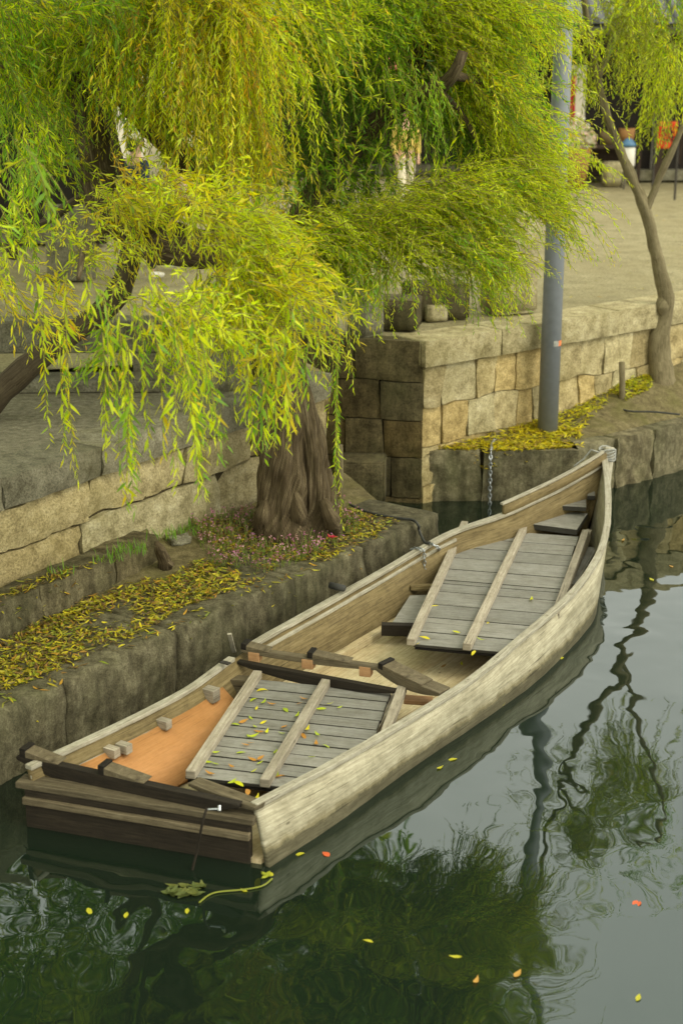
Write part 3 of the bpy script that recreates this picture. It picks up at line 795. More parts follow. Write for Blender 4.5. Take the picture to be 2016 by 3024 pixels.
# deck panels
CLIP = offs(RM, -.05)
def sdist(p):
    best = None
    for i in range(len(CLIP) - 1):
        a, b = CLIP[i], CLIP[i + 1]; d = Vector((b.x - a.x, b.y - a.y)); q = Vector((p.x - a.x, p.y - a.y)); t = max(0, min(1, q.dot(d) / d.length_squared)); r = q - d * t
        if best is None or r.length < best[0]: best = (r.length, d.x * q.y - d.y * q.x)
    return best[0] if best[1] > 0 else -best[0]
def clip_to(p, q):
    """shorten p->q so that it ends at the inside of the starboard planking"""
    if sdist(q) > 0: return q
    lo, hi = 0.0, 1.0
    for _ in range(18):
        m = (lo + hi) / 2
        if sdist(p.lerp(q, m)) > 0: lo = m
        else: hi = m
    return p.lerp(q, lo)
def panel(corners, nplank, battens, thick=.022, mat=M['deck'], bw=.06, bh=.055, gap=.012, groove=None, extra=(0, 0), name='deck_panel', label=None):
    """corners: near-left, near-right, far-right, far-left of the top of the planks; battens run near to far"""
    a, b, c, d = [Vector(p) for p in corners]
    mb = MB()
    cuts = [0.0]
    for k in range(nplank): cuts.append(cuts[-1] + rnd.uniform(.92, 1.08))
    cuts = [q / cuts[-1] for q in cuts]
    if groove: cuts.append(groove); cuts.sort()
    ln = (d - a).length
    for k in range(len(cuts) - 1):
        t0, t1 = cuts[k] + gap / ln / 2, cuts[k + 1] - gap / ln / 2
        p0, p1, p2, p3 = a.lerp(d, t0), b.lerp(c, t0), b.lerp(c, t1), a.lerp(d, t1)
        p1 = clip_to(p0, p1); p2 = clip_to(p3, p2)
        if (p1 - p0).length < .03: continue
        e = rnd.uniform(-.006, .006); e2 = rnd.uniform(-.006, .006); hz = Vector((0, 0, rnd.uniform(-.0015, .0015)))
        x = (p1 - p0).normalized()
        T = [p0 + x * e + hz, p1 + x * e2 + hz, p2 + x * e2 + hz, p3 + x * e + hz]
        i0 = len(mb.v); q = rnd.uniform(.4, .85); o1 = rnd.uniform(0, 40)
        for p in T: mb.v.append(p)
        for p in T: mb.v.append(p - Vector((0, 0, thick)))
        W_ = (p1 - p0).length; H_ = (p3 - p0).length
        mb.face([i0, i0 + 1, i0 + 2, i0 + 3], [(o1, o1), (o1 + W_, o1), (o1 + W_, o1 + H_), (o1, o1 + H_)], (q,) * 3)
        mb.face([i0 + 7, i0 + 6, i0 + 5, i0 + 4], [(o1, o1)] * 4, (q,) * 3)
        for j in range(4):
            j2 = (j + 1) % 4
            mb.face([i0 + j2, i0 + j, i0 + j + 4, i0 + j2 + 4], [(o1, 0), (o1 + W_, 0), (o1 + W_, thick), (o1, thick)], (.02,) * 3)  # plank sides coloured near black as seam shade
    pn = mb.build(name, mat, boat, bevel=.002, label=label)
    if nplank > 2:
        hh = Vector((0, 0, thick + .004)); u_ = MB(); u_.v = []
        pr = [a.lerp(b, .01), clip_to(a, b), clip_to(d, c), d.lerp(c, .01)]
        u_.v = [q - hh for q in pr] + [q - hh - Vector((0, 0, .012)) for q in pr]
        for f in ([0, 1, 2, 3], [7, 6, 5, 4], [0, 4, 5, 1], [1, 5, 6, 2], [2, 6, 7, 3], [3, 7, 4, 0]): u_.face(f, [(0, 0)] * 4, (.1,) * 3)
        u_.build('seam_shade_sheet', M['dark'], pn)  # dark sheet added under the planks to paint shade into the seams
    for (t0, t1) in battens:
        p = a.lerp(b, t0) + Vector((0, 0, bh / 2 + .001)); q = d.lerp(c, t1) + Vector((0, 0, bh / 2 + .001))
        x = (q - p).normalized()
        p = clip_to(q, p + x * .0); 
        w_ = MB(); w_.beam(p - x * extra[0], q + x * extra[1], bw, bh); w_.build('batten', M['batten'], pn, bevel=.005)
    return pn
def z2(x, y, z): return at(500 + x / 1.96, 1800 + y / 1.96, z)
def z3(x, y, z): return at(1100 + x / 1.96, 1250 + y / 1.96, z)
def z4(x, y, z): return at(700 + x / 1.96, 1500 + y / 1.96, z)
zd = .255
# aft panel
a = z2(95, 965, zd); d = z2(490, 400, zd); ax_ = (z2(548, 1060, zd) - z2(128, 960, zd)).normalized()
pl = (z2(700, 998, zd) - z2(170, 938, zd)).normalized()
wA = 1.02
AFT = (a, a + pl * wA, d + pl * wA * .93, d)
def frac(p, q, r): return (r - p).dot((q - p).normalized()) / (q - p).length
n1 = z2(112, 950, zd + .05); n2 = z2(520, 1035, zd + .05)
f1 = z2(500, 372, zd + .05); f2 = z2(900, 415, zd + .05); f3 = z2(1345, 445, zd + .05)
tA = [(frac(AFT[0], AFT[1], n1), frac(AFT[3], AFT[2], f1)), (frac(AFT[0], AFT[1], n2), frac(AFT[3], AFT[2], f2)), (None, frac(AFT[3], AFT[2], f3))]
tA[2] = (tA[2][1] - .02, tA[2][1])
aft = panel(AFT, 10, tA, extra=(.03, .02), label='aft slatted grey deck panel scattered with yellow leaves')
# fore panel
zf = .27
a = z4(1020, 790, zf); d = z3(515, 605, zf)
pl2 = (z3(1145, 705, zf) - z3(530, 660, zf)).normalized()
FORE = (a, a + pl2 * .98, d + pl2 * 1.0, d)
n1 = z4(1010, 742, zf + .055); n2 = z4(1342, 805, zf + .055); f1 = z3(522, 585, zf + .055); f2 = z3(868, 590, zf + .055); f3 = z3(1218, 612, zf + .055)
tF = [(frac(FORE[0], FORE[1], n1), frac(FORE[3], FORE[2], f1)), (frac(FORE[0], FORE[1], n2), frac(FORE[3], FORE[2], f2)), None]
u3 = frac(FORE[3], FORE[2], f3); tF[2] = (u3 - .06, u3)
FORE = (a, a + pl2 * .92, d + pl2 * 1.02, d)
fore = panel(FORE, 10, tF, extra=(.03, .03), groove=.475, label='fore slatted grey deck panel with three long battens')
# lower side panel and cross beams beside the fore panel
lp = panel((z4(880, 690, .17), z4(1085, 700, .17), z4(1130, 500, .17), z4(1000, 505, .17)), 1, [], name='side_board')
def bm2(name, p, q, wd, hg, mat, lab=None):
    m_ = MB(); m_.beam(p, q, wd, hg); return m_.build(name, mat, boat, bevel=.005, label=lab)
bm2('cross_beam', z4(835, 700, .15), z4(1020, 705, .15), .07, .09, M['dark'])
bm2('cross_beam', z4(1000, 462, .20), z4(1140, 455, .20), .06, .04, M['inner'])
bm2('cross_beam', z4(1080, 330, .22), z4(1230, 325, .22), .06, .05, M['inner'])
bm2('cross_beam', z2(280, 425, .20), z2(500, 440, .20), .10, .10, M['thwart'])
bm2('cross_beam', z2(1360, 520, .21), z2(1520, 530, .21), .10, .03, M['fresh'])
bm2('deck_support', z2(1330, 480, .19), z2(1170, 745, .19), .05, .08, M['batten'])
bm2('deck_support', z3(1250, 640, .2), z3(1110, 950, .2), .05, .09, M['batten'])
bm2('deck_support', z3(1245, 720, .13), z3(1120, 930, .13), .16, .02, M['deck'])
# bow steps
panel((z3(925, 585, .33), z3(1180, 618, .33), z3(1245, 520, .33), z3(1005, 505, .33)), 1, [], thick=.05, name='bow_step')
panel((z3(1010, 475, .41), z3(1235, 488, .41), z3(1232, 372, .41), z3(1128, 372, .41)), 1, [], thick=.04, name='bow_step')
panel((z3(1090, 455, .412), z3(1102, 455, .412), z3(1140, 376, .412), z3(1134, 376, .412)), 1, [], thick=.003, mat=M['dark'], name='step_groove')
panel((z3(1200, 455, .412), z3(1210, 455, .412), z3(1220, 376, .412), z3(1214, 376, .412)), 1, [], thick=.003, mat=M['dark'], name='step_groove')
panel((z3(1236, 420, .45), z3(1345, 422, .45), z3(1345, 300, .5), z3(1270, 300, .5)), 1, [], thick=.04, name='bow_plate')
# arched crosspieces (stern and midship): lens-shaped plank, lit end blocks, tapered cleats on top
def crosspiece(name, p, q, depth, blocks, cleats, fwd, lab, zt=.0, drop=.07, mat=None):
    p = Vector(p); q = Vector(q); x = (q - p); L = x.length; x.normalize(); y = Vector((-x.y, x.x, 0)).normalized()
    if y.dot(fwd) < 0: y = -y
    mb = MB(); n = 20; top = []; bot = []
    for i in range(n + 1):
        t = i / n; sag = drop * (1 - (2 * t - 1) ** 2)
        P = p + x * L * t
        for (yy, zz) in ((0, 0), (depth, 0), (depth * .8, -.03 - sag * .4), (0, -.02 - sag)):
            mb.v.append(P + y * yy + Vector((0, 0, zz)))
    o = rnd.uniform(0, 30)
    for i in range(n):
        for k in range(4):
            k2 = (k + 1) % 4
            mb.face([i * 4 + k, (i + 1) * 4 + k, (i + 1) * 4 + k2, i * 4 + k2], [(i * L / n + o, k * .2 + o), ((i + 1) * L / n + o, k * .2 + o), ((i + 1) * L / n + o, k * .2 + .12 + o), (i * L / n + o, k * .2 + .12 + o)], (.5,) * 3)
    mb.face([0, 1, 2, 3], [(0, 0)] * 4, (.3,) * 3); mb.face([n * 4 + 3, n * 4 + 2, n * 4 + 1, n * 4], [(0, 0)] * 4, (.3,) * 3)
    root = mb.build(name, mat or M['thwart'], boat, bevel=.004, label=lab)
    for (t, z0, hgt) in blocks:
        m_ = MB(); c = p + x * L * t + y * depth * .45 + Vector((0, 0, z0)); m_.box(c, (y, x, Z), (depth * .5, .04, hgt), (.7,) * 3); m_.build('block', M['fresh'], root, bevel=.003)
    depth = max(depth, .1)
    for (t, ln, hgt) in cleats:
        m_ = MB(); c = p + x * L * t + Vector((0, 0, .001))
        V_ = [c, c + y * depth, c + y * depth + x * ln, c + x * ln, c + Vector((0, 0, hgt)), c + y * depth + Vector((0, 0, hgt)), c + y * depth + x * ln + Vector((0, 0, .008)), c + x * ln + Vector((0, 0, .008))]
        V_[4:4] = []
        m_.v = V_
        for f in ([0, 3, 2, 1], [4, 5, 6, 7], [0, 1, 5, 4], [2, 3, 7, 6], [0, 4, 7, 3], [1, 2, 6, 5]):
            m_.face(f, [(0, 0), (ln, 0), (ln, depth), (0, depth)], (.6,) * 3)
        m_.build('cleat', M['thwart'], root, bevel=.004)
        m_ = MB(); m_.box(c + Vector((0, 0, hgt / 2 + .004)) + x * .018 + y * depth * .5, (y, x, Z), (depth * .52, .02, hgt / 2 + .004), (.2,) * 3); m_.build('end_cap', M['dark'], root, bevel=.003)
    return root
def z1(x, y, z): return at(40 + x / 1.96, 2100 + y / 1.96, z)
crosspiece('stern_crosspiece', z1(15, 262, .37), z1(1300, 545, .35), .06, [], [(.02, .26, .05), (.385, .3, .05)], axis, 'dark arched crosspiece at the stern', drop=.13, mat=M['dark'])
crosspiece('stern_crosspiece', z1(1010, 415, .345), z1(1395, 560, .345), .10, [], [], axis, 'short beige plank by the starboard quarter', drop=.02)
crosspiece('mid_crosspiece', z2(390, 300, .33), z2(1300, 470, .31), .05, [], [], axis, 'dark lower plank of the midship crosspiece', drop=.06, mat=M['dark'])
crosspiece('mid_crosspiece', z2(415, 232, .395), z2(1240, 340, .385), .07, [(.09, -.045, .035), (.47, -.045, .035), (.87, -.045, .035)], [(.0, .2, .035), (.47, .3, .035)], axis, 'upper plank of the midship crosspiece with pale end blocks', drop=.02)
crosspiece('mid_crosspiece', z2(1190, 335, .385), z2(1560, 485, .345), .13, [], [(.05, .36, .035)], axis, 'sloping arm of the midship crosspiece reaching the starboard gunwale', drop=.05)
# plywood liner on the port quarter, with rib ends
pll = [p for p in LR if at(200, 2230, .35).x < p.x < at(640, 1990, .35).x]
i0 = LR.index(pll[0]); i1 = LR.index(pll[-1])
top_ = offs(LR[i0:i1 + 1], .06, -.11)
midl = [Vector((LW[i].x, LW[i].y, .12)) + perp * .08 for i in range(i0, i1 + 1)]
botl = [Vector((LW[i].x, LW[i].y, .045)) + perp * .34 for i in range(i0, i1 + 1)]
loft('plywood_liner', [top_, midl, botl], M['ply'], thick=.012)
sweep('stringer', LR[i0:i1 + 1], .03, .03, M['batten'], dz0=-.10, o=.055)
for (x, y) in ((870, 72), (640, 212), (570, 235)):
    p = z1(x, y, .25); m_ = MB(); m_.box(p, (perp, axis, Z), (.045, .03, .03)); m_.build('rib', M['batten'], boat, bevel=.004)
p = z2(240, 490, .26); m_ = MB(); m_.box(p, (perp, axis, Z), (.05, .04, .045)); m_.build('rib', M['batten'], boat, bevel=.004)
# bolt on the stern, nails on the starboard gunwale
m_ = MB(); m_.tube([z1(1125, 568, .36), z1(1192, 566, .36)], .006, 8); m_.tube([z1(1192, 578, .355), z1(1192, 548, .375)], .010, 8); m_.build('bolt', M['metal'], boat)
for i in range(3, 52, 4):
    nl = MB(); p = offs(RR, -.012, .013)[i]; nl.tube([p, p + Vector((0, 0, .004))], .009, 8); nl.build('nail_head', M['rail'], boat)
# bow lashing
m_ = MB()
for k in range(5):
    cc = Vector((2.44, 13.93, .70 + k * .022)); pts = [cc + Vector((math.cos(a) * .075, math.sin(a) * .07, .012 * math.sin(a * 2 + k))) for a in [j * math.pi / 8 for j in range(17)]]
    m_.tube(pts, .009, 6, close=False)
m_.tube([Vector((2.38, 13.88, .76)), Vector((2.28, 13.86, .80)), Vector((2.22, 13.9, .70)), Vector((2.12, 13.8, .66))], .008, 6)
m_.build('bow_lashing', M['rope_grey'], boat, smooth=True)
# cleat ring near the stern, bow iron on starboard gunwale
m_ = MB(); m_.box(z2(325, 308, .385), (perp, axis, Z), (.035, .02, .004)); m_.build('strap', M['iron'], boat)

# ---------------------------------------------------------------- chains and ropes
def chain(mb, pts, size=.028, r=.0045):
    L = [Vector(p) for p in pts]; d = [0]
    for i in range(1, len(L)): d.append(d[-1] + (L[i] - L[i - 1]).length)
    n = max(2, int(d[-1] / (size * .78)))
    for k in range(n):
        s = d[-1] * (k + .5) / n; j = 0
        while j < len(d) - 2 and d[j + 1] < s: j += 1
        t = (L[j + 1] - L[j]).normalized(); c = L[j] + t * (s - d[j])
        ref = Vector((0, 1, 0)) if abs(t.y) < .8 else Vector((1, 0, 0))
        e = t.cross(ref).normalized(); e2 = t.cross(e)
        sd = e if k % 2 else e2
        ring = [c + t * math.cos(a) * size * .5 + sd * math.sin(a) * size * .28 for a in [q * math.pi / 5 for q in range(11)]]
        mb.tube(ring, r, 5, close=False)
ch = MB(); p = dz(1135, 1008, PZ + .03)
ch_p = [p, dz(1128, 1022, PZ + .03), Vector((1.46, 14.84, PZ + .035)), Vector((1.455, 14.80, PZ - .03)), Vector((1.46, 14.80, -.1))]
chain(ch, ch_p, .05, .007)
tag(ch.build('chain', M['metal'], smooth=True), 'steel chain hanging from the landing edge down to the water', 'chain')
ch = MB(); chain(ch, [z3(258, 735, .42) - perp * .06, z3(264, 735, .43) + Vector((0, 0, .02)), z3(270, 735, .43) + perp * .045, z3(270, 735, .42) + perp * .05 - Vector((0, 0, .18))], .04, .006)
tag(ch.build('mooring_chain', M['metal'], smooth=True), 'steel chain end dangling inside the port gunwale, nearer the stern', 'chain')
ch = MB(); chain(ch, [z3(345, 700, .43) - perp * .05 , z3(345, 700, .455), z3(350, 715, .42) + perp * .05, z3(355, 735, .32) + perp * .05], .035, .006)
tag(ch.build('mooring_chain', M['metal'], smooth=True), 'short steel chain looped over the port gunwale where the black rope ends', 'chain')
rp = MB()
def z4r(x, y, z): return z4(x, y, z)
rp.tube(cat_rom([z4(650, -20, LZ + .03), z4(750, 22, LZ + .02), z4(860, 48, LZ + .02), z4(960, 62, LZ + .02), z4(1020, 72, LZ + .02), z4(1050, 105, LZ + .02), E1.lerp(E0, .075) + nE * .03 - Vector((0, 0, .06)), z4(1085, 200, .44), z3(330, 690, .46)], 30), .012, 7)
tag(rp.build('mooring_rope', M['rope'], smooth=True), 'black mooring rope running over the ledge end to the boat', 'rope')
rp = MB(); rp.tube(cat_rom([z1(1120, 560, .37), z1(1095, 640, .3), z1(1065, 800, .12), z1(1040, 900, 0.02), z1(1030, 960, -.05)], 16), .008, 6)
tag(rp.build('stern_rope', M['dark'], smooth=True), 'thin dark line hanging from the stern bolt into the water', 'rope')

# ================================================================ STREET FURNITURE
lb = dz(1256, 1000, .5); lamp = empty('lamp_post', (lb.x, lb.y, .45), 'grey cylindrical lamp post standing on the leaf-covered landing', 'lamp post')
m_ = MB(); m_.tube([(lb.x, lb.y, .42), (lb.x + .0, lb.y, 2.6), (lb.x - .0, lb.y, 7.2)], [.103, .098, .07], 32); m_.build('pole', M['pole'], lamp, smooth=True)
p = dd(1267, 790, lb.y - .1)
m_ = MB()
for k in range(9):
    a = math.radians(255 + k * 11)
    for zz in (-.028, .028): m_.v.append(Vector((lb.x + math.cos(a) * .1035, lb.y + math.sin(a) * .1035, p.z + zz)))
for k in range(5, 8): m_.face([k * 2, k * 2 + 2, k * 2 + 3, k * 2 + 1], [(0, 0)] * 4)
ms_ = MB(); ms_.v = list(m_.v)
for k in range(2, 5): ms_.face([k * 2, k * 2 + 2, k * 2 + 3, k * 2 + 1], [(0, 0)] * 4)
m_.build('sticker', M['sticker'], lamp); ms_.build('sticker', M['rope_grey'], lamp)
m_ = MB(); m_.tube([(lb.x, lb.y, 7.15), (lb.x, lb.y, 7.25), (lb.x, lb.y, 7.45), (lb.x, lb.y, 7.7), (lb.x, lb.y, 7.8)], [.09, .16, .24, .3, .05], 16); m_.build('lamp_head', M['pole'], lamp, smooth=True)
def stake(px, py0, py1, zb, r, lab):
    p = dz(px, py1, zb); t = dd(px, py0, p.y)
    m_ = MB(); m_.tube([p - Vector((0, 0, .1)), p.lerp(t, .5) + Vector((.004, 0, 0)), t], [r, r * .95, r * .9], 10, rough=.1); return tag(m_.build('stake', M['bark2'], smooth=True), lab, 'stake')
stake(1427, 832, 935, .62, .036, 'short round wooden stake between lamp post and young tree')
stake(779, 1022, 1145, .52, .036, 'round wooden stake right of the willow trunk by the inlet')
m_ = MB(); m_.tube(cat_rom([dz(1420, 938, .64), dz(1450, 945, .64), dz(1500, 946, .64), dz(1560, 952, .62)], 14), .01, 6)
tag(m_.build('hose', M['rope'], smooth=True), 'thin dark cable lying on the soil beside the stake', 'cable')
m_ = MB(); pts = [dz(378, 1305, .52), dz(376, 1285, .6), dz(366, 1262, .72), dz(360, 1248, .8)]
m_.tube(pts, [.06, .05, .045, .02], 10, rough=.4); m_.tube([pts[1], dz(398, 1300, .55)], [.03, .02], 8, rough=.3)
tag(m_.build('stump', M['bark'], smooth=True), 'gnarled dry stump at the end of the low kerb', 'stump')
# small plank standing between quay and boat
m_ = MB(); m_.beam(z2(375, 245, .30), z2(348, 140, .52), .03, .015, up=(0, 1, 0)); tag(m_.build('wooden_peg', M['rail'], bevel=.003), 'thin pale wooden peg standing between ledge and port gunwale', 'peg')
m_ = MB(); c = z4(600, 462, LZ - .06); m_.tube([c - nE * .1, c + nE * .03], .026, 14); tag(m_.build('drain_pipe', M['rope'], smooth=True), 'short black pipe end sticking out of the ledge face', 'pipe')

# ================================================================ TREES
def trunk_pts(L, n=24): return cat_rom(L, n)
def lerp_r(R, n):
    out = []
    for i in range(n + 1):
        t = i / n * (len(R) - 1); k = min(int(t), len(R) - 2); out.append(R[k] + (R[k + 1] - R[k]) * (t - k))
    return out
TY = 12.25
willow = empty('willow_tree', (dd(670, 1200, TY).x, TY, .5), 'big old willow with yellow-green hanging sprays behind the boat', 'tree')
m_ = MB()
b0 = dd(652, 1215, TY); b0.z = .3
n = 120
m_.tube(trunk_pts([b0, dd(650, 1120, TY), dd(648, 1000, TY), dd(650, 880, TY + .05), dd(640, 760, TY + .1), dd(610, 640, TY + .1)], n), lerp_r([.30, .205, .172, .165, .155, .14], n), 110, rough=.26, ridges=5, fs=4)
b1 = dd(738, 1226, TY + .1); b1.z = .3
m_.tube(trunk_pts([b1, dd(729, 1120, TY + .08), dd(706, 1000, TY + .08), dd(674, 880, TY + .08), dd(650, 780, TY + .1)], n), lerp_r([.24, .15, .128, .115, .1], n), 90, rough=.28, ridges=5, fs=4)
for (x, y, x2, y2) in ((672, 1110, 692, 1232), (612, 1150, 588, 1222), (745, 1150, 770, 1224)):
    m_.tube(trunk_pts([dd(x, y, TY - .1), dd((x + x2) / 2 + 2, (y + y2) / 2 + 4, TY - .17), dz(x2, y2, .5)], 30), lerp_r([.05, .07, .055], 30), 30, rough=.3, ridges=3, fs=9)
m_.build('trunk', M['bark'], willow, smooth=True)
def limb(L, R, tree=willow, mat=M['bark'], n=30, name='limb'):
    m_ = MB(); m_.tube(trunk_pts(L, n), lerp_r(R, n), 14, rough=.3, ridges=4, fs=5); return m_.build(name, mat, tree, smooth=True)
limb([dd(610, 650, TY + .1), dd(560, 590, TY), dd(460, 570, TY - .3), dd(330, 545, TY - .6), dd(240, 460, TY - .5), dd(215, 350, TY - .3), dd(190, 230, TY - .1), dd(90, 170, TY), dd(-60, 150, TY)], [.17, .16, .16, .14, .14, .12, .09, .07, .05])
limb([dd(610, 650, TY + .1), dd(560, 520, TY), dd(460, 400, TY - .1), dd(380, 320, TY - .1), dd(320, 260, TY - .2), dd(280, 190, TY - .2), dd(240, 60, TY - .2), dd(220, -100, TY)], [.16, .14, .12, .10, .10, .08, .06, .05])
limb([dd(620, 660, TY + .1), dd(680, 520, TY + .3), dd(800, 350, TY + .6), dd(900, 250, TY + .3), dd(1000, 205, TY - .1), dd(1045, 165, TY - .3), dd(1062, 118, TY - .3)], [.15, .12, .11, .10, .085, .06, .038])
limb([dd(1035, 172, TY - .25), dd(1100, 190, TY + .1), dd(1170, 250, TY + .2)], [.04, .025, .01])
limb([dd(1000, 205, TY - .1), dd(1060, 260, TY + .1), dd(1100, 340, TY + .2)], [.035, .02, .01])
limb([dd(320, 260, TY - .2), dd(380, 280, TY - .4), dd(430, 300, TY - .5)], [.08, .06, .05])
limb([dd(100, 160, TY - .2), dd(170, 110, TY - .4), dd(240, 70, TY - .4)], [.04, .035, .02])
limb([dd(150, 195, TY - .3), dd(230, 150, TY - .5), dd(310, 80, TY - .6)], [.05, .045, .02])
limb([dd(330, 545, TY - .6), dd(400, 480, TY - 1.4), dd(480, 500, TY - 2.2), dd(560, 560, TY - 2.8)], [.06, .05, .035, .015])
limb([dd(330, 545, TY - .6), dd(250, 520, TY - 1.6), dd(200, 560, TY - 2.6), dd(180, 640, TY - 3.3)], [.06, .045, .03, .012])
limb([dd(900, 240, TY + .7), dd(1000, 60, TY + .4), dd(1100, -80, TY), dd(1250, -150, TY - .5)], [.08, .07, .05, .03])
limb([dd(680, 520, TY + .3), dd(740, 560, TY + .1), dd(830, 540, TY), dd(930, 510, TY - .1)], [.05, .035, .022, .01])
limb([dd(250, -60, TY), dd(450, -120, TY - .5), dd(600, -100, TY - .9)], [.06, .05, .02])

lean = empty('leaning_tree', (dz(-150, 1020, TZ).x, dz(-150, 1020, TZ).y, TZ), 'dark leaning tree trunk crossing the terrace at the left edge', 'tree')
LYb = 12.2
limb([dd(-150, 1060, LYb), dd(-40, 940, LYb), dd(60, 850, LYb), dd(160, 770, LYb + .1), dd(260, 690, LYb + .2), dd(300, 600, LYb + .4), dd(290, 480, LYb + .6), dd(250, 300, LYb + .8), dd(230, 100, LYb + 1)], [.12, .11, .105, .09, .085, .075, .075, .06, .05], lean, M['bark3'], name='trunk')
limb([dd(20, 590, 15.5), dd(40, 540, 15.5), dd(60, 480, 15.5), dd(70, 360, 15.5)], [.07, .06, .06, .05], lean, M['bark3'], name='branch')
limb([dd(20, 500, 14), dd(90, 515, 14), dd(160, 470, 14), dd(210, 430, 14)], [.04, .04, .04, .03], lean, M['bark3'], name='branch')

YY = 16.9
young = empty('young_tree', (dd(1515, 870, YY).x, YY, .8), 'slender crooked young tree with a forked trunk at the right edge', 'tree')
limb([dd(1518, 905, YY), dd(1515, 860, YY), dd(1510, 800, YY), dd(1522, 740, YY), dd(1530, 700, YY), dd(1515, 620, YY), dd(1482, 490, YY), dd(1440, 385, YY), dd(1395, 270, YY), dd(1372, 180, YY), dd(1345, 40, YY - .2), dd(1330, -120, YY - .4)], [.19, .13, .09, .08, .066, .056, .052, .042, .035, .033, .03, .025], young, M['bark2'], 50, 'trunk')
limb([dd(1530, 735, YY), dd(1520, 700, YY - .02), dd(1526, 670, YY)], [.06, .085, .04], young, M['bark2'], name='burl')
limb([dd(1482, 490, YY), dd(1500, 440, YY), dd(1530, 370, YY), dd(1570, 280, YY), dd(1610, 150, YY), dd(1640, -50, YY)], [.035, .034, .03, .028, .025, .02], young, M['bark2'], name='branch')
limb([dd(1372, 180, YY), dd(1420, 60, YY), dd(1480, -80, YY)], [.04, .03, .02], young, M['bark2'], name='branch')
for (dx, dy) in ((-60, 905), (45, 900)):
    pass

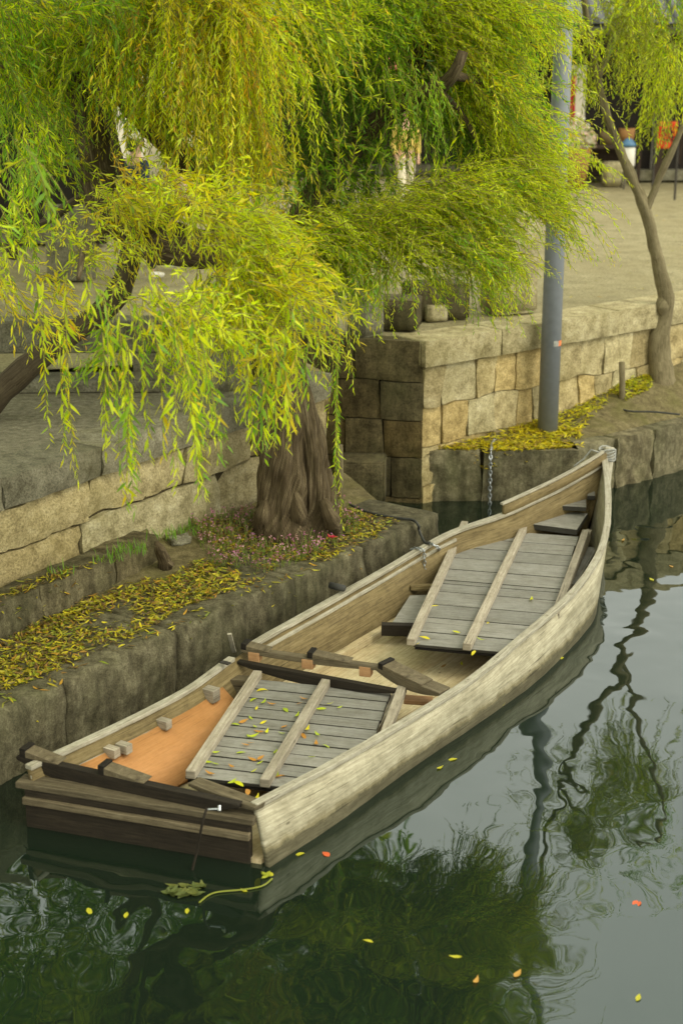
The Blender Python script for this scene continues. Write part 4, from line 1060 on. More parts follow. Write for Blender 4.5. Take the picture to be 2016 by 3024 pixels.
# ---------------------------------------------------------------- foliage
PAL = dict(
    lime=[(0.48, 0.56, 0.012), (0.40, 0.50, 0.012), (0.56, 0.59, 0.015)],
    green=[(0.19, 0.34, 0.015), (0.14, 0.28, 0.015), (0.25, 0.39, 0.02)],
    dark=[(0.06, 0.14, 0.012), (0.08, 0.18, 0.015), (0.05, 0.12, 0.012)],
    yellow=[(0.54, 0.50, 0.012), (0.48, 0.46, 0.012), (0.54, 0.42, 0.012)],
    orange=[(0.52, 0.30, 0.012), (0.58, 0.36, 0.010), (0.44, 0.24, 0.02)],
    olive=[(0.22, 0.26, 0.02), (0.28, 0.30, 0.02), (0.18, 0.22, 0.02)])
class Leaves:
    def __init__(s): s.V = []; s.C = []; s.T = MB(); s.shade = 1.0
    def strand(s, P, d, L, droop, leaf, mixc, spacing=None, stiff=0.0, twig=True, curl=0.15, wind=(0, 0, 0)):
        step = 0.05; n = max(3, int(L / step)); P = np.array(P, float); d = np.array(d, float); d /= np.linalg.norm(d)
        pts = [P.copy()]; tg = [d.copy()]
        g = np.array([0, 0, -1.0]) + np.array(wind)
        for i in range(n):
            d = d + g * droop * step * (1 + i / n) + nr.normal(0, curl * step * 3, 3)
            d /= np.linalg.norm(d); P = P + d * step; pts.append(P.copy()); tg.append(d.copy())
        pts = np.array(pts); tg = np.array(tg)
        sp = spacing or leaf * 0.30
        m = max(4, int(n * step / sp)); u = np.linspace(0.02, 0.999, m) * n
        k = u.astype(int).clip(0, n - 1); f = (u - k)[:, None]
        C = pts[k] * (1 - f) + pts[k + 1] * f; T = tg[k]
        r1 = nr.normal(size=(m, 3)); e = np.cross(T, r1); e /= np.linalg.norm(e, axis=1)[:, None]
        ang = np.radians(nr.uniform(18, 62, m))[:, None]
        if stiff: ang = ang * 1.0
        A = T * np.cos(ang) + e * np.sin(ang) + np.array([0, 0, -1.0]) * nr.uniform(0.05, .5, m)[:, None] * (1 - stiff)
        A /= np.linalg.norm(A, axis=1)[:, None]
        r2 = nr.normal(size=(m, 3)); W = np.cross(A, r2); W /= np.linalg.norm(W, axis=1)[:, None]
        Nn = np.cross(A, W)
        tipf = 1 - 0.35 * (u / n) ** 3
        l = (leaf * nr.uniform(.6, 1.25, m) * tipf)[:, None]; w_ = l * nr.uniform(.070, .105, m)[:, None]
        bend = Nn * l * nr.uniform(-.12, .12, m)[:, None]
        v0 = C; v1 = C + A * l * .35 + W * w_ + bend * .6; v2 = C + A * l * .35 - W * w_ + bend * .6
        v3 = C + A * l * .72 + W * w_ * .6 + bend * .6; v4 = C + A * l * .72 - W * w_ * .6 + bend * .6; v5 = C + A * l - bend * .2
        s.V.append(np.stack([v0, v1, v3, v5, v4, v2], 1))
        names = list(mixc.keys()); pr = np.array([mixc[q] for q in names], float); pr /= pr.sum()
        base = nr.choice(len(names), p=pr)      # whole strand leans to one colour
        cols = np.empty((m, 3))
        ch = np.where(nr.random(m) < .65, base, nr.choice(len(names), m, p=pr))
        for j in range(m):
            cols[j] = PAL[names[ch[j]]][nr.integers(3)]
        cols *= nr.uniform(.8, 1.2, (m, 1)) * s.shade
        s.C.append(cols)
        if twig:
            s.T.tube([Vector(q) for q in pts[::2]], [.0035 * (1 - .7 * i / max(1, len(pts[::2]))) for i in range(len(pts[::2]))], 3, (0.5,) * 3, close=False)
    def build(s, name, parent, mat):
        V = np.concatenate(s.V); C = np.concatenate(s.C); m = len(V)
        org = np.array(parent.matrix_basis.translation)
        me = bpy.data.meshes.new(name)
        me.vertices.add(m * 6); me.vertices.foreach_set('co', (V.reshape(-1, 3) - org).astype(np.float32).ravel())
        # two quads per leaf, folded across the middle
        b = np.arange(m)[:, None] * 6
        loops = np.concatenate([b + np.array([[0, 1, 2, 4]]) * 0 + np.array([[0, 1, 2, 5]]), b + np.array([[5, 2, 3, 4]])], 1).reshape(-1)
        me.loops.add(m * 8); me.loops.foreach_set('vertex_index', loops.astype(np.int32))
        me.polygons.add(m * 2); me.polygons.foreach_set('loop_start', (np.arange(m * 2) * 4).astype(np.int32))
        try: me.polygons.foreach_set('loop_total', np.full(m * 2, 4, np.int32))
        except Exception: pass
        ca = me.color_attributes.new('tint', 'FLOAT_COLOR', 'CORNER')
        cc = np.concatenate([np.repeat(C, 8, 0), np.ones((m * 8, 1))], 1).astype(np.float32)
        ca.data.foreach_set('color', cc.ravel())
        me.materials.append(mat); me.update(calc_edges=True); me.validate()
        o = bpy.data.objects.new(name, me); COL.objects.link(o); o.parent = parent; o['_org'] = tuple(org)
        print('LEAVES', name, m)
        return o
def wdir(dx, dy, dn): return (dx, -dn, dy)          # right, up, towards the camera
def spray(Lv, cx, cy, Y, rx, ry, rY, n, d, L, droop, leaf, mixc, spread=.35, curve=None, cl=9, **k):
    """strands come in clusters that share a place, a direction, a length and a lean of colour"""
    done = 0
    while done < n:
        while True:
            a, b, c = nr.uniform(-1, 1, 3)
            if a * a + b * b + c * c <= 1: break
        if curve:
            t = nr.random() * (len(curve) - 1); i = min(int(t), len(curve) - 2); f = t - i
            p0, p1 = np.array(curve[i]), np.array(curve[i + 1]); q = p0 * (1 - f) + p1 * f
            q = (q[0] + a * rx, q[1] + b * ry, q[2] + c * rY)
        else:
            q = (cx + a * rx, cy + b * ry, Y + c * rY)
        P0 = np.array(dd(*q))
        m = min(n - done, int(nr.integers(max(2, cl // 2), cl * 2))) if n > cl else 1
        D0 = np.array(wdir(*d)) + nr.normal(0, spread * 1.1, 3)
        Lf = nr.uniform(.75, 1.15); dr = droop * nr.uniform(.5, 1.7)
        sh = nr.uniform(.78, 1.25); lean = nr.random()
        names = list(mixc.keys()); mx = dict(mixc)
        if lean < .6: mx[names[0]] = mx[names[0]] * 4
        elif len(names) > 1: mx[names[1]] = mx[names[1]] * 6
        for _ in range(m):
            P = P0 + nr.normal(0, .075, 3) + np.array([0, 0, 0])
            Lv.shade = sh
            Lv.strand(P, D0 + nr.normal(0, spread * .75, 3), nr.uniform(*L) * Lf, dr * nr.uniform(.8, 1.2), leaf * (.85 + .3 * lean), mx, **k)
            Lv.shade = 1.0
        done += m
CR = Leaves()
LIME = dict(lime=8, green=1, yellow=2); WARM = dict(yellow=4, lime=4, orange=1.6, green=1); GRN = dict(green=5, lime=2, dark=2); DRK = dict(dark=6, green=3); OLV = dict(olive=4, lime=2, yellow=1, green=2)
TL = dict(lime=4, green=5, yellow=1.5)
# A top left
spray(CR, 150, -20, 12.0, 300, 120, 1.0, 520, (.35, -.3, .1), (.5, 1.1), 1.2, .07, TL)
spray(CR, 60, 170, 11.8, 170, 110, .8, 150, (.35, -.4, .1), (.4, .8), 1.2, .07, dict(lime=3, green=5, yellow=1))
spray(CR, 60, 330, 11.2, 110, 80, .6, 60, (.2, -.6, .1), (.4, .7), 1.4, .08, dict(lime=3, green=5))
spray(CR, 10, 380, 8.0, 30, 60, .3, 8, (.1, -.8, 0), (.4, .6), 2, .1, dict(lime=3, green=4))
spray(CR, 60, 480, 10.8, 100, 30, .4, 22, (.2, -.4, .1), (.2, .4), 1.6, .08, dict(lime=3, green=5))
# B warm curtain
spray(CR, 460, -20, 11.2, 150, 110, .5, 480, (.2, -.5, .1), (.7, 1.5), 1.3, .07, WARM)
spray(CR, 330, 60, 11.5, 120, 80, .5, 110, (.1, -.5, .1), (.3, .7), 1.4, .07, dict(lime=3, yellow=2, orange=1, green=3))
spray(CR, 570, 210, 11.4, 45, 150, .4, 120, (.0, -.8, .0), (.5, 1.0), 1.5, .07, dict(lime=3, yellow=3, orange=1, green=3))
spray(CR, 300, 180, 11.8, 50, 70, .3, 40, (.05, -.8, .0), (.2, .45), 1.5, .07, dict(lime=3, yellow=2, green=3))
spray(CR, 440, 200, 11.6, 100, 120, .4, 90, (.05, -.8, .0), (.3, .6), 1.5, .07, dict(lime=3, yellow=3, orange=1, green=3))
# C bright foreground fan
spray(CR, 0, 0, 0, 40, 28, .4, 460, (.6, -.1, .3), (.25, .55), 1.6, .075, dict(lime=6, yellow=4, green=1), spread=.4, curve=[(240, 470, 10.6), (330, 440, 10.3), (420, 440, 10.0), (500, 490, 9.7), (570, 560, 9.5), (620, 640, 9.3), (690, 730, 9.2)])
spray(CR, 540, 640, 9.6, 75, 100, .4, 140, (.15, -.6, .1), (.3, .6), 1.4, .08, dict(lime=6, yellow=3, green=2))
spray(CR, 0, 0, 0, 45, 22, .4, 125, (.5, -.1, .2), (.25, .5), 1.7, .075, dict(lime=6, yellow=3, green=2), spread=.4, curve=[(110, 530, 10.0), (200, 590, 9.6), (290, 650, 9.2), (380, 700, 8.8), (450, 740, 8.6)])
# C2 long hanging strands in front of the terrace
for (x, y, Y, L, dx) in ((200, 640, 8.6, 1.0, .12), (230, 660, 8.4, 1.15, .12), (260, 700, 8.3, 1.0, .05), (300, 690, 8.4, 1.0, .2), (340, 720, 8.2, 1.0, .15), (380, 700, 8.2, 1.0, .2), (400, 760, 8.0, .9, .25), (430, 740, 8.0, .85, .2), (350, 640, 8.6, .8, .3),
                         (450, 700, 8.2, .6, .35), (560, 700, 8.6, .75, 0), (545, 760, 8.6, .7, 0), (600, 760, 8.4, .5, .1), (625, 790, 8.2, .55, .04), (650, 690, 8.6, .6, .15), (700, 700, 8.8, .5, .25), (300, 800, 8.2, .8, 0), (160, 640, 8.8, 1.3, 0), (92, 640, 9.0, 1.0, 0), (150, 760, 8.6, .8, 0), (420, 820, 7.9, .9, .15), (400, 860, 7.9, .75, .1), (290, 900, 8.0, .72, .0), (240, 760, 8.3, .8, .1), (470, 830, 8.0, .6, .2), (450, 880, 7.9, .55, .25), (640, 830, 8.2, .5, .0), (560, 830, 8.4, .55, 0)):
    for k in range(2):
        P = dd(x + rnd.uniform(-16, 16), y + rnd.uniform(-14, 14), Y + rnd.uniform(-.2, .2))
        CR.strand(P, (dx + rnd.uniform(-.12, .12), rnd.uniform(-.15, .1), -.8), L * rnd.uniform(.75, 1.0), 1.2, .095, dict(lime=5, green=3, yellow=2), spacing=.032)
spray(CR, 360, 760, 8.6, 130, 50, .3, 26, (.35, -.35, .1), (.3, .6), 1.8, .085, dict(lime=5, green=3, yellow=2), spacing=.03)
spray(CR, 640, 760, 8.7, 60, 40, .2, 16, (.25, -.6, .1), (.3, .5), 1.8, .1, dict(lime=4, yellow=3, green=1), spacing=.035)
# D left sparse spray over the street
spray(CR, 50, 640, 9.5, 80, 70, .4, 34, (.5, -.1, .1), (.2, .5), 1.2, .065, dict(lime=4, yellow=3, green=1))
spray(CR, 120, 730, 9.2, 50, 40, .3, 12, (.1, -.6, .1), (.2, .4), 1.6, .07, dict(lime=4, yellow=3, orange=1))
# orange cluster
spray(CR, 290, 395, 10.6, 35, 25, .2, 16, (.3, -.2, .1), (.15, .3), 1.6, .085, dict(orange=4, yellow=4))
# E dark interior behind
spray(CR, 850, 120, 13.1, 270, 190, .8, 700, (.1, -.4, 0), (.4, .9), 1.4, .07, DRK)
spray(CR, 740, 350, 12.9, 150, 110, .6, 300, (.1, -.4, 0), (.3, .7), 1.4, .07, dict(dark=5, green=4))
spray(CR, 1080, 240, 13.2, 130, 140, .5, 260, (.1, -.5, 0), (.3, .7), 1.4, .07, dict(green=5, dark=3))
# G bright upper right
spray(CR, 1050, 10, 12.7, 170, 90, .6, 760, (.8, -.25, .2), (.3, .8), 1.0, .055, LIME)
spray(CR, 700, 20, 12.0, 90, 110, .5, 200, (.6, -.4, .2), (.3, .7), 1.0, .065, dict(lime=5, green=3, yellow=1))
spray(CR, 830, 0, 12.6, 90, 60, .5, 130, (.6, -.3, .2), (.3, .6), 1.0, .06, dict(lime=5, green=3))
spray(CR, 0, 0, 0, 55, 55, .5, 900, (.75, -.35, .1), (.25, .6), 1.1, .055, LIME, spread=.3, curve=[(1030, 110, 12.6), (1090, 160, 12.6), (1140, 230, 12.6), (1180, 310, 12.6), (1210, 390, 12.6)])
spray(CR, 1240, 40, 12.8, 50, 80, .5, 60, (.6, -.3, .1), (.2, .5), 1.2, .055, LIME)
# F feathery middle right
spray(CR, 0, 0, 0, 55, 42, .5, 1300, (.8, -.02, .15), (.25, .6), 1.0, .05, LIME, spread=.28, curve=[(630, 560, 12.2), (760, 530, 12.2), (900, 500, 12.3), (1020, 450, 12.4), (1150, 440, 12.5)])
spray(CR, 940, 560, 12.2, 260, 60, .4, 560, (.6, -.35, .1), (.2, .5), 1.2, .05, dict(lime=6, green=4, yellow=1))
spray(CR, 1120, 580, 12.4, 60, 60, .3, 120, (.15, -.7, 0), (.3, .6), 1.3, .055, dict(lime=4, green=4, yellow=1))
spray(CR, 900, 630, 12.2, 180, 25, .3, 90, (.3, -.7, 0), (.2, .45), 1.3, .055, dict(lime=4, green=4, yellow=1))
spray(CR, 800, 600, 12.0, 130, 50, .4, 120, (.2, -.5, 0), (.2, .45), 1.5, .055, dict(green=4, lime=4))
spray(CR, 1240, 460, 12.6, 50, 60, .3, 80, (.8, -.1, 0), (.2, .5), 1.6, .05, LIME)
spray(CR, 900, 190, 11.8, 90, 40, .2, 46, (.4, -.4, .1), (.3, .6), 1.4, .06, dict(green=5, lime=3))
spray(CR, 330, 215, 11.2, 50, 30, .2, 50, (.05, -.8, .0), (.3, .55), 1.5, .07, dict(lime=4, yellow=2, green=3))
for (x, y, Y, L) in ((600, 860, 8.6, .5), (640, 880, 8.5, .42), (610, 800, 8.7, .55), (575, 900, 8.8, .4), (680, 820, 8.8, .4), (640, 780, 9, .5), (710, 780, 9, .45), (620, 900, 9, .35)):
    for k in range(2): CR.strand(dd(x + rnd.uniform(-12, 12), y + rnd.uniform(-12, 12), Y), (rnd.uniform(-.1, .15), -.05, -1), L * rnd.uniform(.8, 1.1), 1.0, .1, dict(lime=4, green=4, yellow=1), spacing=.034)
# wisps reaching out over the street side
for (x, y, L, dx) in ((1240, 440, .8, 1), (1260, 470, .7, .9), (1250, 400, .7, 1), (1230, 500, .6, .8), (1270, 520, .5, .6), (1290, 430, .6, .9), (1280, 200, .7, 1), (1270, 260, .6, .9), (1290, 330, .5, .9), (1240, 560, .5, .4), (1180, 600, .5, .4)):
    for k in range(2): CR.strand(dd(x + rnd.uniform(-12, 12), y + rnd.uniform(-12, 12), 12.5), (dx, rnd.uniform(-.1, .1), rnd.uniform(-.15, .1)), L * rnd.uniform(.8, 1.2), 1.5, .055, LIME, spacing=.022)
# upright shoots
for (x, y, L, dx) in ((735, 480, .75, 0), (770, 470, .5, .1), (800, 420, .6, .25), (840, 400, .55, .45), (870, 420, .3, .1), (900, 430, .4, .3), (1000, 430, .35, 0), (950, 420, .3, 0), (780, 440, .7, .05), (1010, 400, .4, .4), (690, 500, .5, -.1)):
    CR.strand(dd(x, y, 11.9), (dx, 0, 1), L, .1, .07, dict(lime=6, green=1), spacing=.02, stiff=1)
# strands hanging right of the trunk
for (x, y, L, Y) in ((770, 700, .9, 11.0), (780, 760, 1.0, 11), (800, 720, .6, 11), (760, 860, 1.0, 11), (765, 940, .9, 11.2), (820, 640, .6, 11.2), (870, 620, .5, 11.4), (940, 640, .45, 11.6), (740, 660, .7, 10.8)):
    for k in range(2):
        CR.strand(dd(x + rnd.uniform(-8, 8), y, Y), (rnd.uniform(-.05, .12), -.05, -1), L * rnd.uniform(.8, 1.1), .8, .065, dict(green=5, lime=3), spacing=.026)
# unseen strands added above the frame for their reflection and shade
OV = dict(lime=3, green=5, dark=1)
def added_canopy(Lv, x0, x1, y0, y1, z0, z1, n, leaf=.15, L=(.6, 1.3), sp=.045):
    for _ in range(n):
        l = nr.uniform(*L); z = nr.uniform(z0, z1) + l * .8
        Lv.strand((nr.uniform(x0, x1), nr.uniform(y0, y1), z), np.array([0, 0, -.6]) + nr.normal(0, .4, 3), l, 1.2, leaf, OV, twig=False, spacing=sp)
added_canopy(CR, -4.5, 1.2, 9.5, 14.5, 5.0, 7.2, 700, .2)
added_canopy(CR, -7, -1.4, 3.0, 10, 5.2, 7.0, 900, .22)
added_canopy(CR, -1.2, 2.6, 11.0, 14.0, 5.0, 6.4, 260, .18)
CR.build('crown', willow, M['leaf'])
CR.T.build('twigs', M['twig'], willow)
# right tree foliage
YC = Leaves()
spray(YC, 1450, 0, YY, 170, 90, 1.0, 230, (.05, -.5, .1), (.5, 1.1), 1.6, .075, OLV)
spray(YC, 1550, 110, YY, 50, 90, .8, 90, (.05, -.6, .1), (.5, 1.0), 1.6, .075, dict(lime=4, olive=3, green=2))
spray(YC, 1340, 110, YY, 60, 60, .6, 50, (.05, -.5, .1), (.4, .8), 1.6, .075, dict(lime=4, olive=3, green=2))
spray(YC, 1470, 240, YY, 50, 50, .6, 12, (.05, -.8, .1), (.3, .6), 1.6, .075, dict(lime=4, olive=2, green=2))
spray(YC, 1560, -160, YY, 200, 90, 1.2, 60, (.05, -.4, .0), (.7, 1.3), 1.6, .11, dict(lime=3, green=5), twig=False, spacing=.06)
for k in range(5):
    CR2 = YC.strand(dd(1250 + 20 * k, 330 + 12 * k, 14.5), (.9, -.1, .05), .6, 1.2, .06, dict(lime=5, green=1))
YC.build('crown', young, M['leaf'])
YC.T.build('twigs', M['twig'], young)
LT = Leaves()
spray(LT, 60, 0, 15.5, 260, 260, 1.2, 420, (.05, -.5, .1), (.5, 1.1), 1.6, .09, dict(green=4, dark=3), spacing=.04)
spray(LT, 440, 60, 15.2, 220, 240, 1.0, 300, (.05, -.5, .1), (.5, 1.1), 1.6, .09, dict(green=4, dark=3), spacing=.04)
added_canopy(LT, -9, .8, 19, 21, 8, 13, 900, .32)  # unseen strands added so the water mirrors a darker mass
added_canopy(LT, -8, .8, 13.5, 19, 4.8, 10.5, 2600, .26)
LT.build('crown', lean, M['leaf'])

# ================================================================ LITTER, FLOWERS, FLOATING LEAVES
def in_poly(x, y, P):
    c = False; j = len(P) - 1
    for i in range(len(P)):
        if (P[i][1] > y) != (P[j][1] > y) and x < (P[j][0] - P[i][0]) * (y - P[i][1]) / (P[j][1] - P[i][1]) + P[i][0]: c = not c
        j = i
    return c
LC = [(.42, .34, .02), (.50, .42, .02), (.34, .31, .03), (.26, .26, .03), (.36, .20, .03), (.20, .12, .04), (.14, .09, .03), (.42, .36, .03), (.18, .22, .02), (.12, .09, .04), (.22, .2, .03)]
def leaf_into(mb, p, L, w_, yaw, pitch, roll, col, n=4):
    x = Vector((math.cos(yaw) * math.cos(pitch), math.sin(yaw) * math.cos(pitch), math.sin(pitch)))
    y = Vector((-math.sin(yaw), math.cos(yaw), 0)); z = x.cross(y)
    y2 = y * math.cos(roll) + z * math.sin(roll); z2_ = x.cross(y2)
    cu = rnd.uniform(-.7, .7) * L
    b = len(mb.v)
    for i in range(n + 1):
        t = i / n; ww = w_ * math.sin(math.pi * min(.98, t ** .8 + .02)); c = Vector(p) + x * L * (t - .5) + z2_ * cu * (t - .5) ** 2 + y2 * rnd.uniform(-.02, .02) * L
        mb.v.append(c + y2 * ww); mb.v.append(c - z2_ * ww * .25); mb.v.append(c - y2 * ww)
    for i in range(n):
        for k in (0, 1):
            q = b + i * 3 + k
            mb.face([q, q + 1, q + 4, q + 3], [(0, 0)] * 4, col)
def litter(name, polyD, zf, n, cols=LC, size=(.05, .09), lab=None, hmax=.03, zp=.5):
    mb = MB(); P = [dz(x, y, zp) for x, y in polyD]; P = [(p.x, p.y) for p in P]
    xs = [p[0] for p in P]; ys = [p[1] for p in P]; k = 0; tries = 0
    while k < n and tries < n * 40:
        tries += 1
        x = rnd.uniform(min(xs), max(xs)); y = rnd.uniform(min(ys), max(ys))
        if not in_poly(x, y, P): continue
        if noise.noise(Vector((x * 2.2, y * 2.2, 5))) < rnd.uniform(-.55, .25): continue
        q = rnd.choice(cols); f = rnd.uniform(.75, 1.2)
        g0 = gz(x, y)
        if g0 is None: continue
        leaf_into(mb, (x, y, g0 + rnd.uniform(.004, hmax)), rnd.uniform(*size), rnd.uniform(.005, .009), rnd.uniform(0, 6.28), rnd.uniform(-.35, .35), rnd.uniform(-.7, .7), (q[0] * f, q[1] * f, q[2]), 3)
        k += 1
    if not mb.f: print('EMPTY', lab); return None
    o = mb.build(name, M['litter'], smooth=True); return tag(o, lab, None, kind='stuff')
def zledge(x, y):
    p = Vector((x, y, 0)); o = (p - Vector((E0.x, E0.y, 0))).dot(nE)
    return LZ + (0 if o > -.66 else .02 + .03)
litter('leaf_litter', [(-20, 1490), (-20, 1600), (120, 1545), (300, 1470), (420, 1400), (600, 1340), (640, 1300), (470, 1290), (380, 1330), (330, 1340), (150, 1410)], zledge, 3900, size=(.04, .075), lab='carpet of fallen yellow willow leaves on the left ledge')
litter('leaf_litter', [(-20, 1600), (-20, 1680), (300, 1560), (700, 1350), (860, 1260), (900, 1200), (640, 1330), (420, 1410)], lambda x, y: LZ, 150, hmax=.012, lab='scattered fallen willow leaves along the ledge edge')
litter('leaf_litter', [(440, 1230), (520, 1290), (740, 1290), (860, 1230), (920, 1200), (780, 1165), (760, 1225), (560, 1210)], lambda x, y: .54, 1900, size=(.04, .07), lab='fallen leaves around the willow roots')
litter('leaf_litter', [(-20, 1385), (40, 1345), (200, 1300), (330, 1262), (350, 1285), (160, 1350), (0, 1410)], lambda x, y: .77, 420, cols=LC + [(.2, .14, .05)] * 3, zp=.75, lab='thin line of leaves on the low kerb')
def zland(x, y):
    t = (Vector((x, y, 0)) - Vector((C.x, C.y, 0))).dot(dR) / 3.2; o = -(Vector((x, y, 0)) - Vector((C.x, C.y, 0))).dot(-nR)
    tt = max(0, min(1, t)); dd_ = max(0, min(1, 1 - o / 1.2))
    return PZ + .03 + .32 * tt * dd_
litter('leaf_litter', [(985, 1035), (1060, 985), (1130, 955), (1230, 925), (1240, 990), (1330, 1000), (1340, 1030), (1180, 1042)], zland, 2200, size=(.06, .1), cols=[(.52, .43, .01), (.56, .46, .01), (.46, .38, .02), (.34, .33, .02), (.3, .2, .04)], lab='bright yellow leaves around the lamp post foot')
litter('leaf_litter', [(1230, 950), (1350, 905), (1430, 880), (1470, 890), (1420, 930), (1320, 985), (1270, 1010)], zland, 500, size=(.06, .1), zp=.6, cols=[(.56, .46, .01), (.5, .46, .02), (.38, .38, .02)], lab='yellow leaves on the soil below the retaining wall')
litter('leaf_litter', [(1380, 890), (1410, 860), (1480, 865), (1500, 885), (1440, 905)], lambda x, y: zland(x, y) + .1, 420, size=(.05, .09), zp=.78, cols=[(.36, .40, .02), (.44, .42, .02), (.5, .42, .02)], lab='yellow-green weeds and leaves at the young tree foot')
mb_ = MB()
for k in range(420):
    q = dz(rnd.uniform(0, 1568), rnd.uniform(450, 720), SZ - .045)
    if q.y < 16.2 + max(0, (q.x - 1.5)) * .9 and q.x > -3: continue
    c = rnd.choice(LC); leaf_into(mb_, q + Vector((0, 0, .008)), .07, .008, rnd.uniform(0, 6.28), rnd.uniform(-.1, .1), rnd.uniform(-.3, .3), c, 2)
tag(mb_.build('leaf_litter', M['litter']), 'sparse fallen leaves scattered over the pale street', None, kind='stuff')
# flowering ground cover
fl = MB(); P = [dz(x, y, .5) for x, y in [(440, 1235), (470, 1300), (600, 1320), (760, 1270), (840, 1210), (780, 1150), (740, 1210), (560, 1200)]]; P = [(p.x, p.y) for p in P]
k = 0
while k < 600:
    x = rnd.uniform(min(p[0] for p in P), max(p[0] for p in P)); y = rnd.uniform(min(p[1] for p in P), max(p[1] for p in P))
    if not in_poly(x, y, P): continue
    k += 1
    h = rnd.uniform(.05, .13); b = Vector((x, y, (gz(x, y) or .53))); t = b + Vector((rnd.uniform(-.03, .03), rnd.uniform(-.03, .03), h))
    fl.tube([b, t], .0025, 3, (.16, .2, .04), close=False)
    for j in range(3): leaf_into(fl, b.lerp(t, rnd.uniform(.2, .8)), .035, .007, rnd.uniform(0, 6.28), .3, 0, rnd.choice([(.14, .22, .03), (.2, .24, .04), (.3, .14, .1)]), 2)
    if rnd.random() < .6:
        c = rnd.choice([(.50, .20, .30), (.42, .16, .32), (.55, .30, .34), (.36, .12, .2)])
        for j in range(4):
            leaf_into(fl, t + Vector((rnd.uniform(-.012, .012), rnd.uniform(-.012, .012), rnd.uniform(-.02, .01))), .02, .007, rnd.uniform(0, 6.28), rnd.uniform(-.8, .8), 0, c, 2)
tag(fl.build('flowering_ground_cover', M['litter']), 'low pink-flowered ground cover around the willow roots', None, kind='stuff')
gr = MB()
for (px, py, n, z) in ((300, 1270, 60, .75), (250, 1290, 30, .75), (430, 1225, 40, .6), (170, 1240, 8, .8), (370, 1235, 30, .75), (140, 1320, 14, .75)):
    for k in range(n):
        b = dz(px + rnd.uniform(-35, 35), py + rnd.uniform(-8, 8), z); a = rnd.uniform(0, 6.28); h = rnd.uniform(.05, .13)
        leaf_into(gr, b + Vector((0, 0, h * .4)), h, .005, a, rnd.uniform(.7, 1.4), 0, rnd.choice([(.12, .24, .03), (.2, .32, .04)]), 3)
tag(gr.build('weeds', M['leaf']), 'small green weeds along the foot of the terrace wall', None, kind='stuff')

# single leaves lying in the boat and on the water: one thing each
def single(p, L, col, yaw, label, group, up=0.0, name='fallen_leaf', wide=.16):
    mb = MB(); leaf_into(mb, Vector(p), L, L * wide, yaw, rnd.uniform(-.15, .15) * up, rnd.uniform(-.3, .3) * up, col, 5)
    return tag(mb.build(name, M['litter'], smooth=True), label, 'leaf', group)
YL = [(.55, .56, .02), (.42, .5, .03), (.6, .52, .03), (.34, .42, .03)]
aft_l = [(345, 575), (505, 570), (590, 545), (670, 575), (780, 515), (755, 540), (540, 460), (430, 645), (470, 625), (495, 675), (545, 650), (380, 660), (665, 675), (565, 705), (650, 715), (520, 705), (455, 725), (490, 730), (440, 780), (470, 770), (415, 825), (270, 825), (480, 865), (530, 855), (215, 880), (265, 890), (360, 905), (525, 885), (235, 945), (490, 932), (365, 995), (395, 1000), (455, 1045), (505, 1098), (640, 960), (620, 955), (825, 852), (850, 772), (905, 785), (855, 720), (775, 725), (800, 690), (930, 543), (985, 565), (875, 572), (615, 820), (740, 610), (490, 515), (545, 535)]
aft_l = aft_l[1:]
for (x, y) in aft_l:
    w3 = 'near edge' if y > 900 else 'middle' if y > 650 else 'far shaded edge'
    q = rnd.choice(YL) if rnd.random() < .8 else (.46, .22, .04)
    kind = 'rust coloured' if q[0] < .5 and q[1] < .3 else 'yellow-green'
    xb = 112 + (y - 950) * -.68; xm = 520 + (y - 1035) * -.62
    w4 = 'between left and middle battens' if xb < x < xm else 'right of the middle batten' if x >= xm else 'left of the left batten'
    single(z2(x, y, zd + .012), rnd.uniform(.05, .085) * (1.5 if y > 980 and x > 350 else 1), q, rnd.uniform(0, 3.14), '%s leaf on the %s of aft deck %s' % (kind, w3, w4), '%s leaves on the %s of the aft deck %s' % (kind, w3, w4), 1)
for (x, y, z, lab) in ((1145, 565, .33, 'yellow leaf on the left batten of the fore deck'), (1085, 748, .29, 'small yellow leaf at the near left corner of the fore deck'), (1030, 790, .27, 'yellow leaf hanging over the near end of the left fore batten'), (1265, 715, .285, 'yellow leaf on the pale planks between left and middle fore battens'), (1450, 665, .335, 'large yellow leaf crossing the middle batten of the fore deck'), (1408, 760, .32, 'yellow leaf beside the near end of the middle fore batten'), (1370, 832, .28, 'yellow leaf just below the middle fore batten end'), (1195, 912, .05, 'brown leaf on the pale bare boat floor'), (1298, 900, .05, 'green leaf on the pale bare boat floor'), (1785, 528, .3, 'yellow leaf on the right planks of the fore deck')):
    p = z4(x, y, z) if x < 1700 else z3(918, 1018, .285)
    c = (.3, .18, .06) if 'brown' in lab else rnd.choice(YL)
    single(p, rnd.uniform(.06, .09), c, rnd.uniform(0, 3.14), lab, None, 1)
fw = [(748, 1960, 'r'), (1462, 2072, 'r'), (1040, 1743, 'y'), (1010, 1763, 'y'), (1093, 2252, 'o'), (1188, 2236, 'o'), (1045, 2197, 'y'), (845, 2160, 'y'), (688, 1925, 'y'), (1120, 1580, 'y'), (620, 2005, 'y'), (1430, 1240, 'o'), (1540, 1300, 'o'), (1235, 1225, 'y'), (1290, 1510, 'y'), (560, 2045, 'y'), (430, 2090, 'y'), (290, 2100, 'y'), (205, 2090, 'y'), (1465, 2290, 'y'), (1190, 1585, 'y'), (1150, 1620, 'y'), (690, 1960, 'y'), (1495, 1330, 'y'), (500, 1920, 'y')]
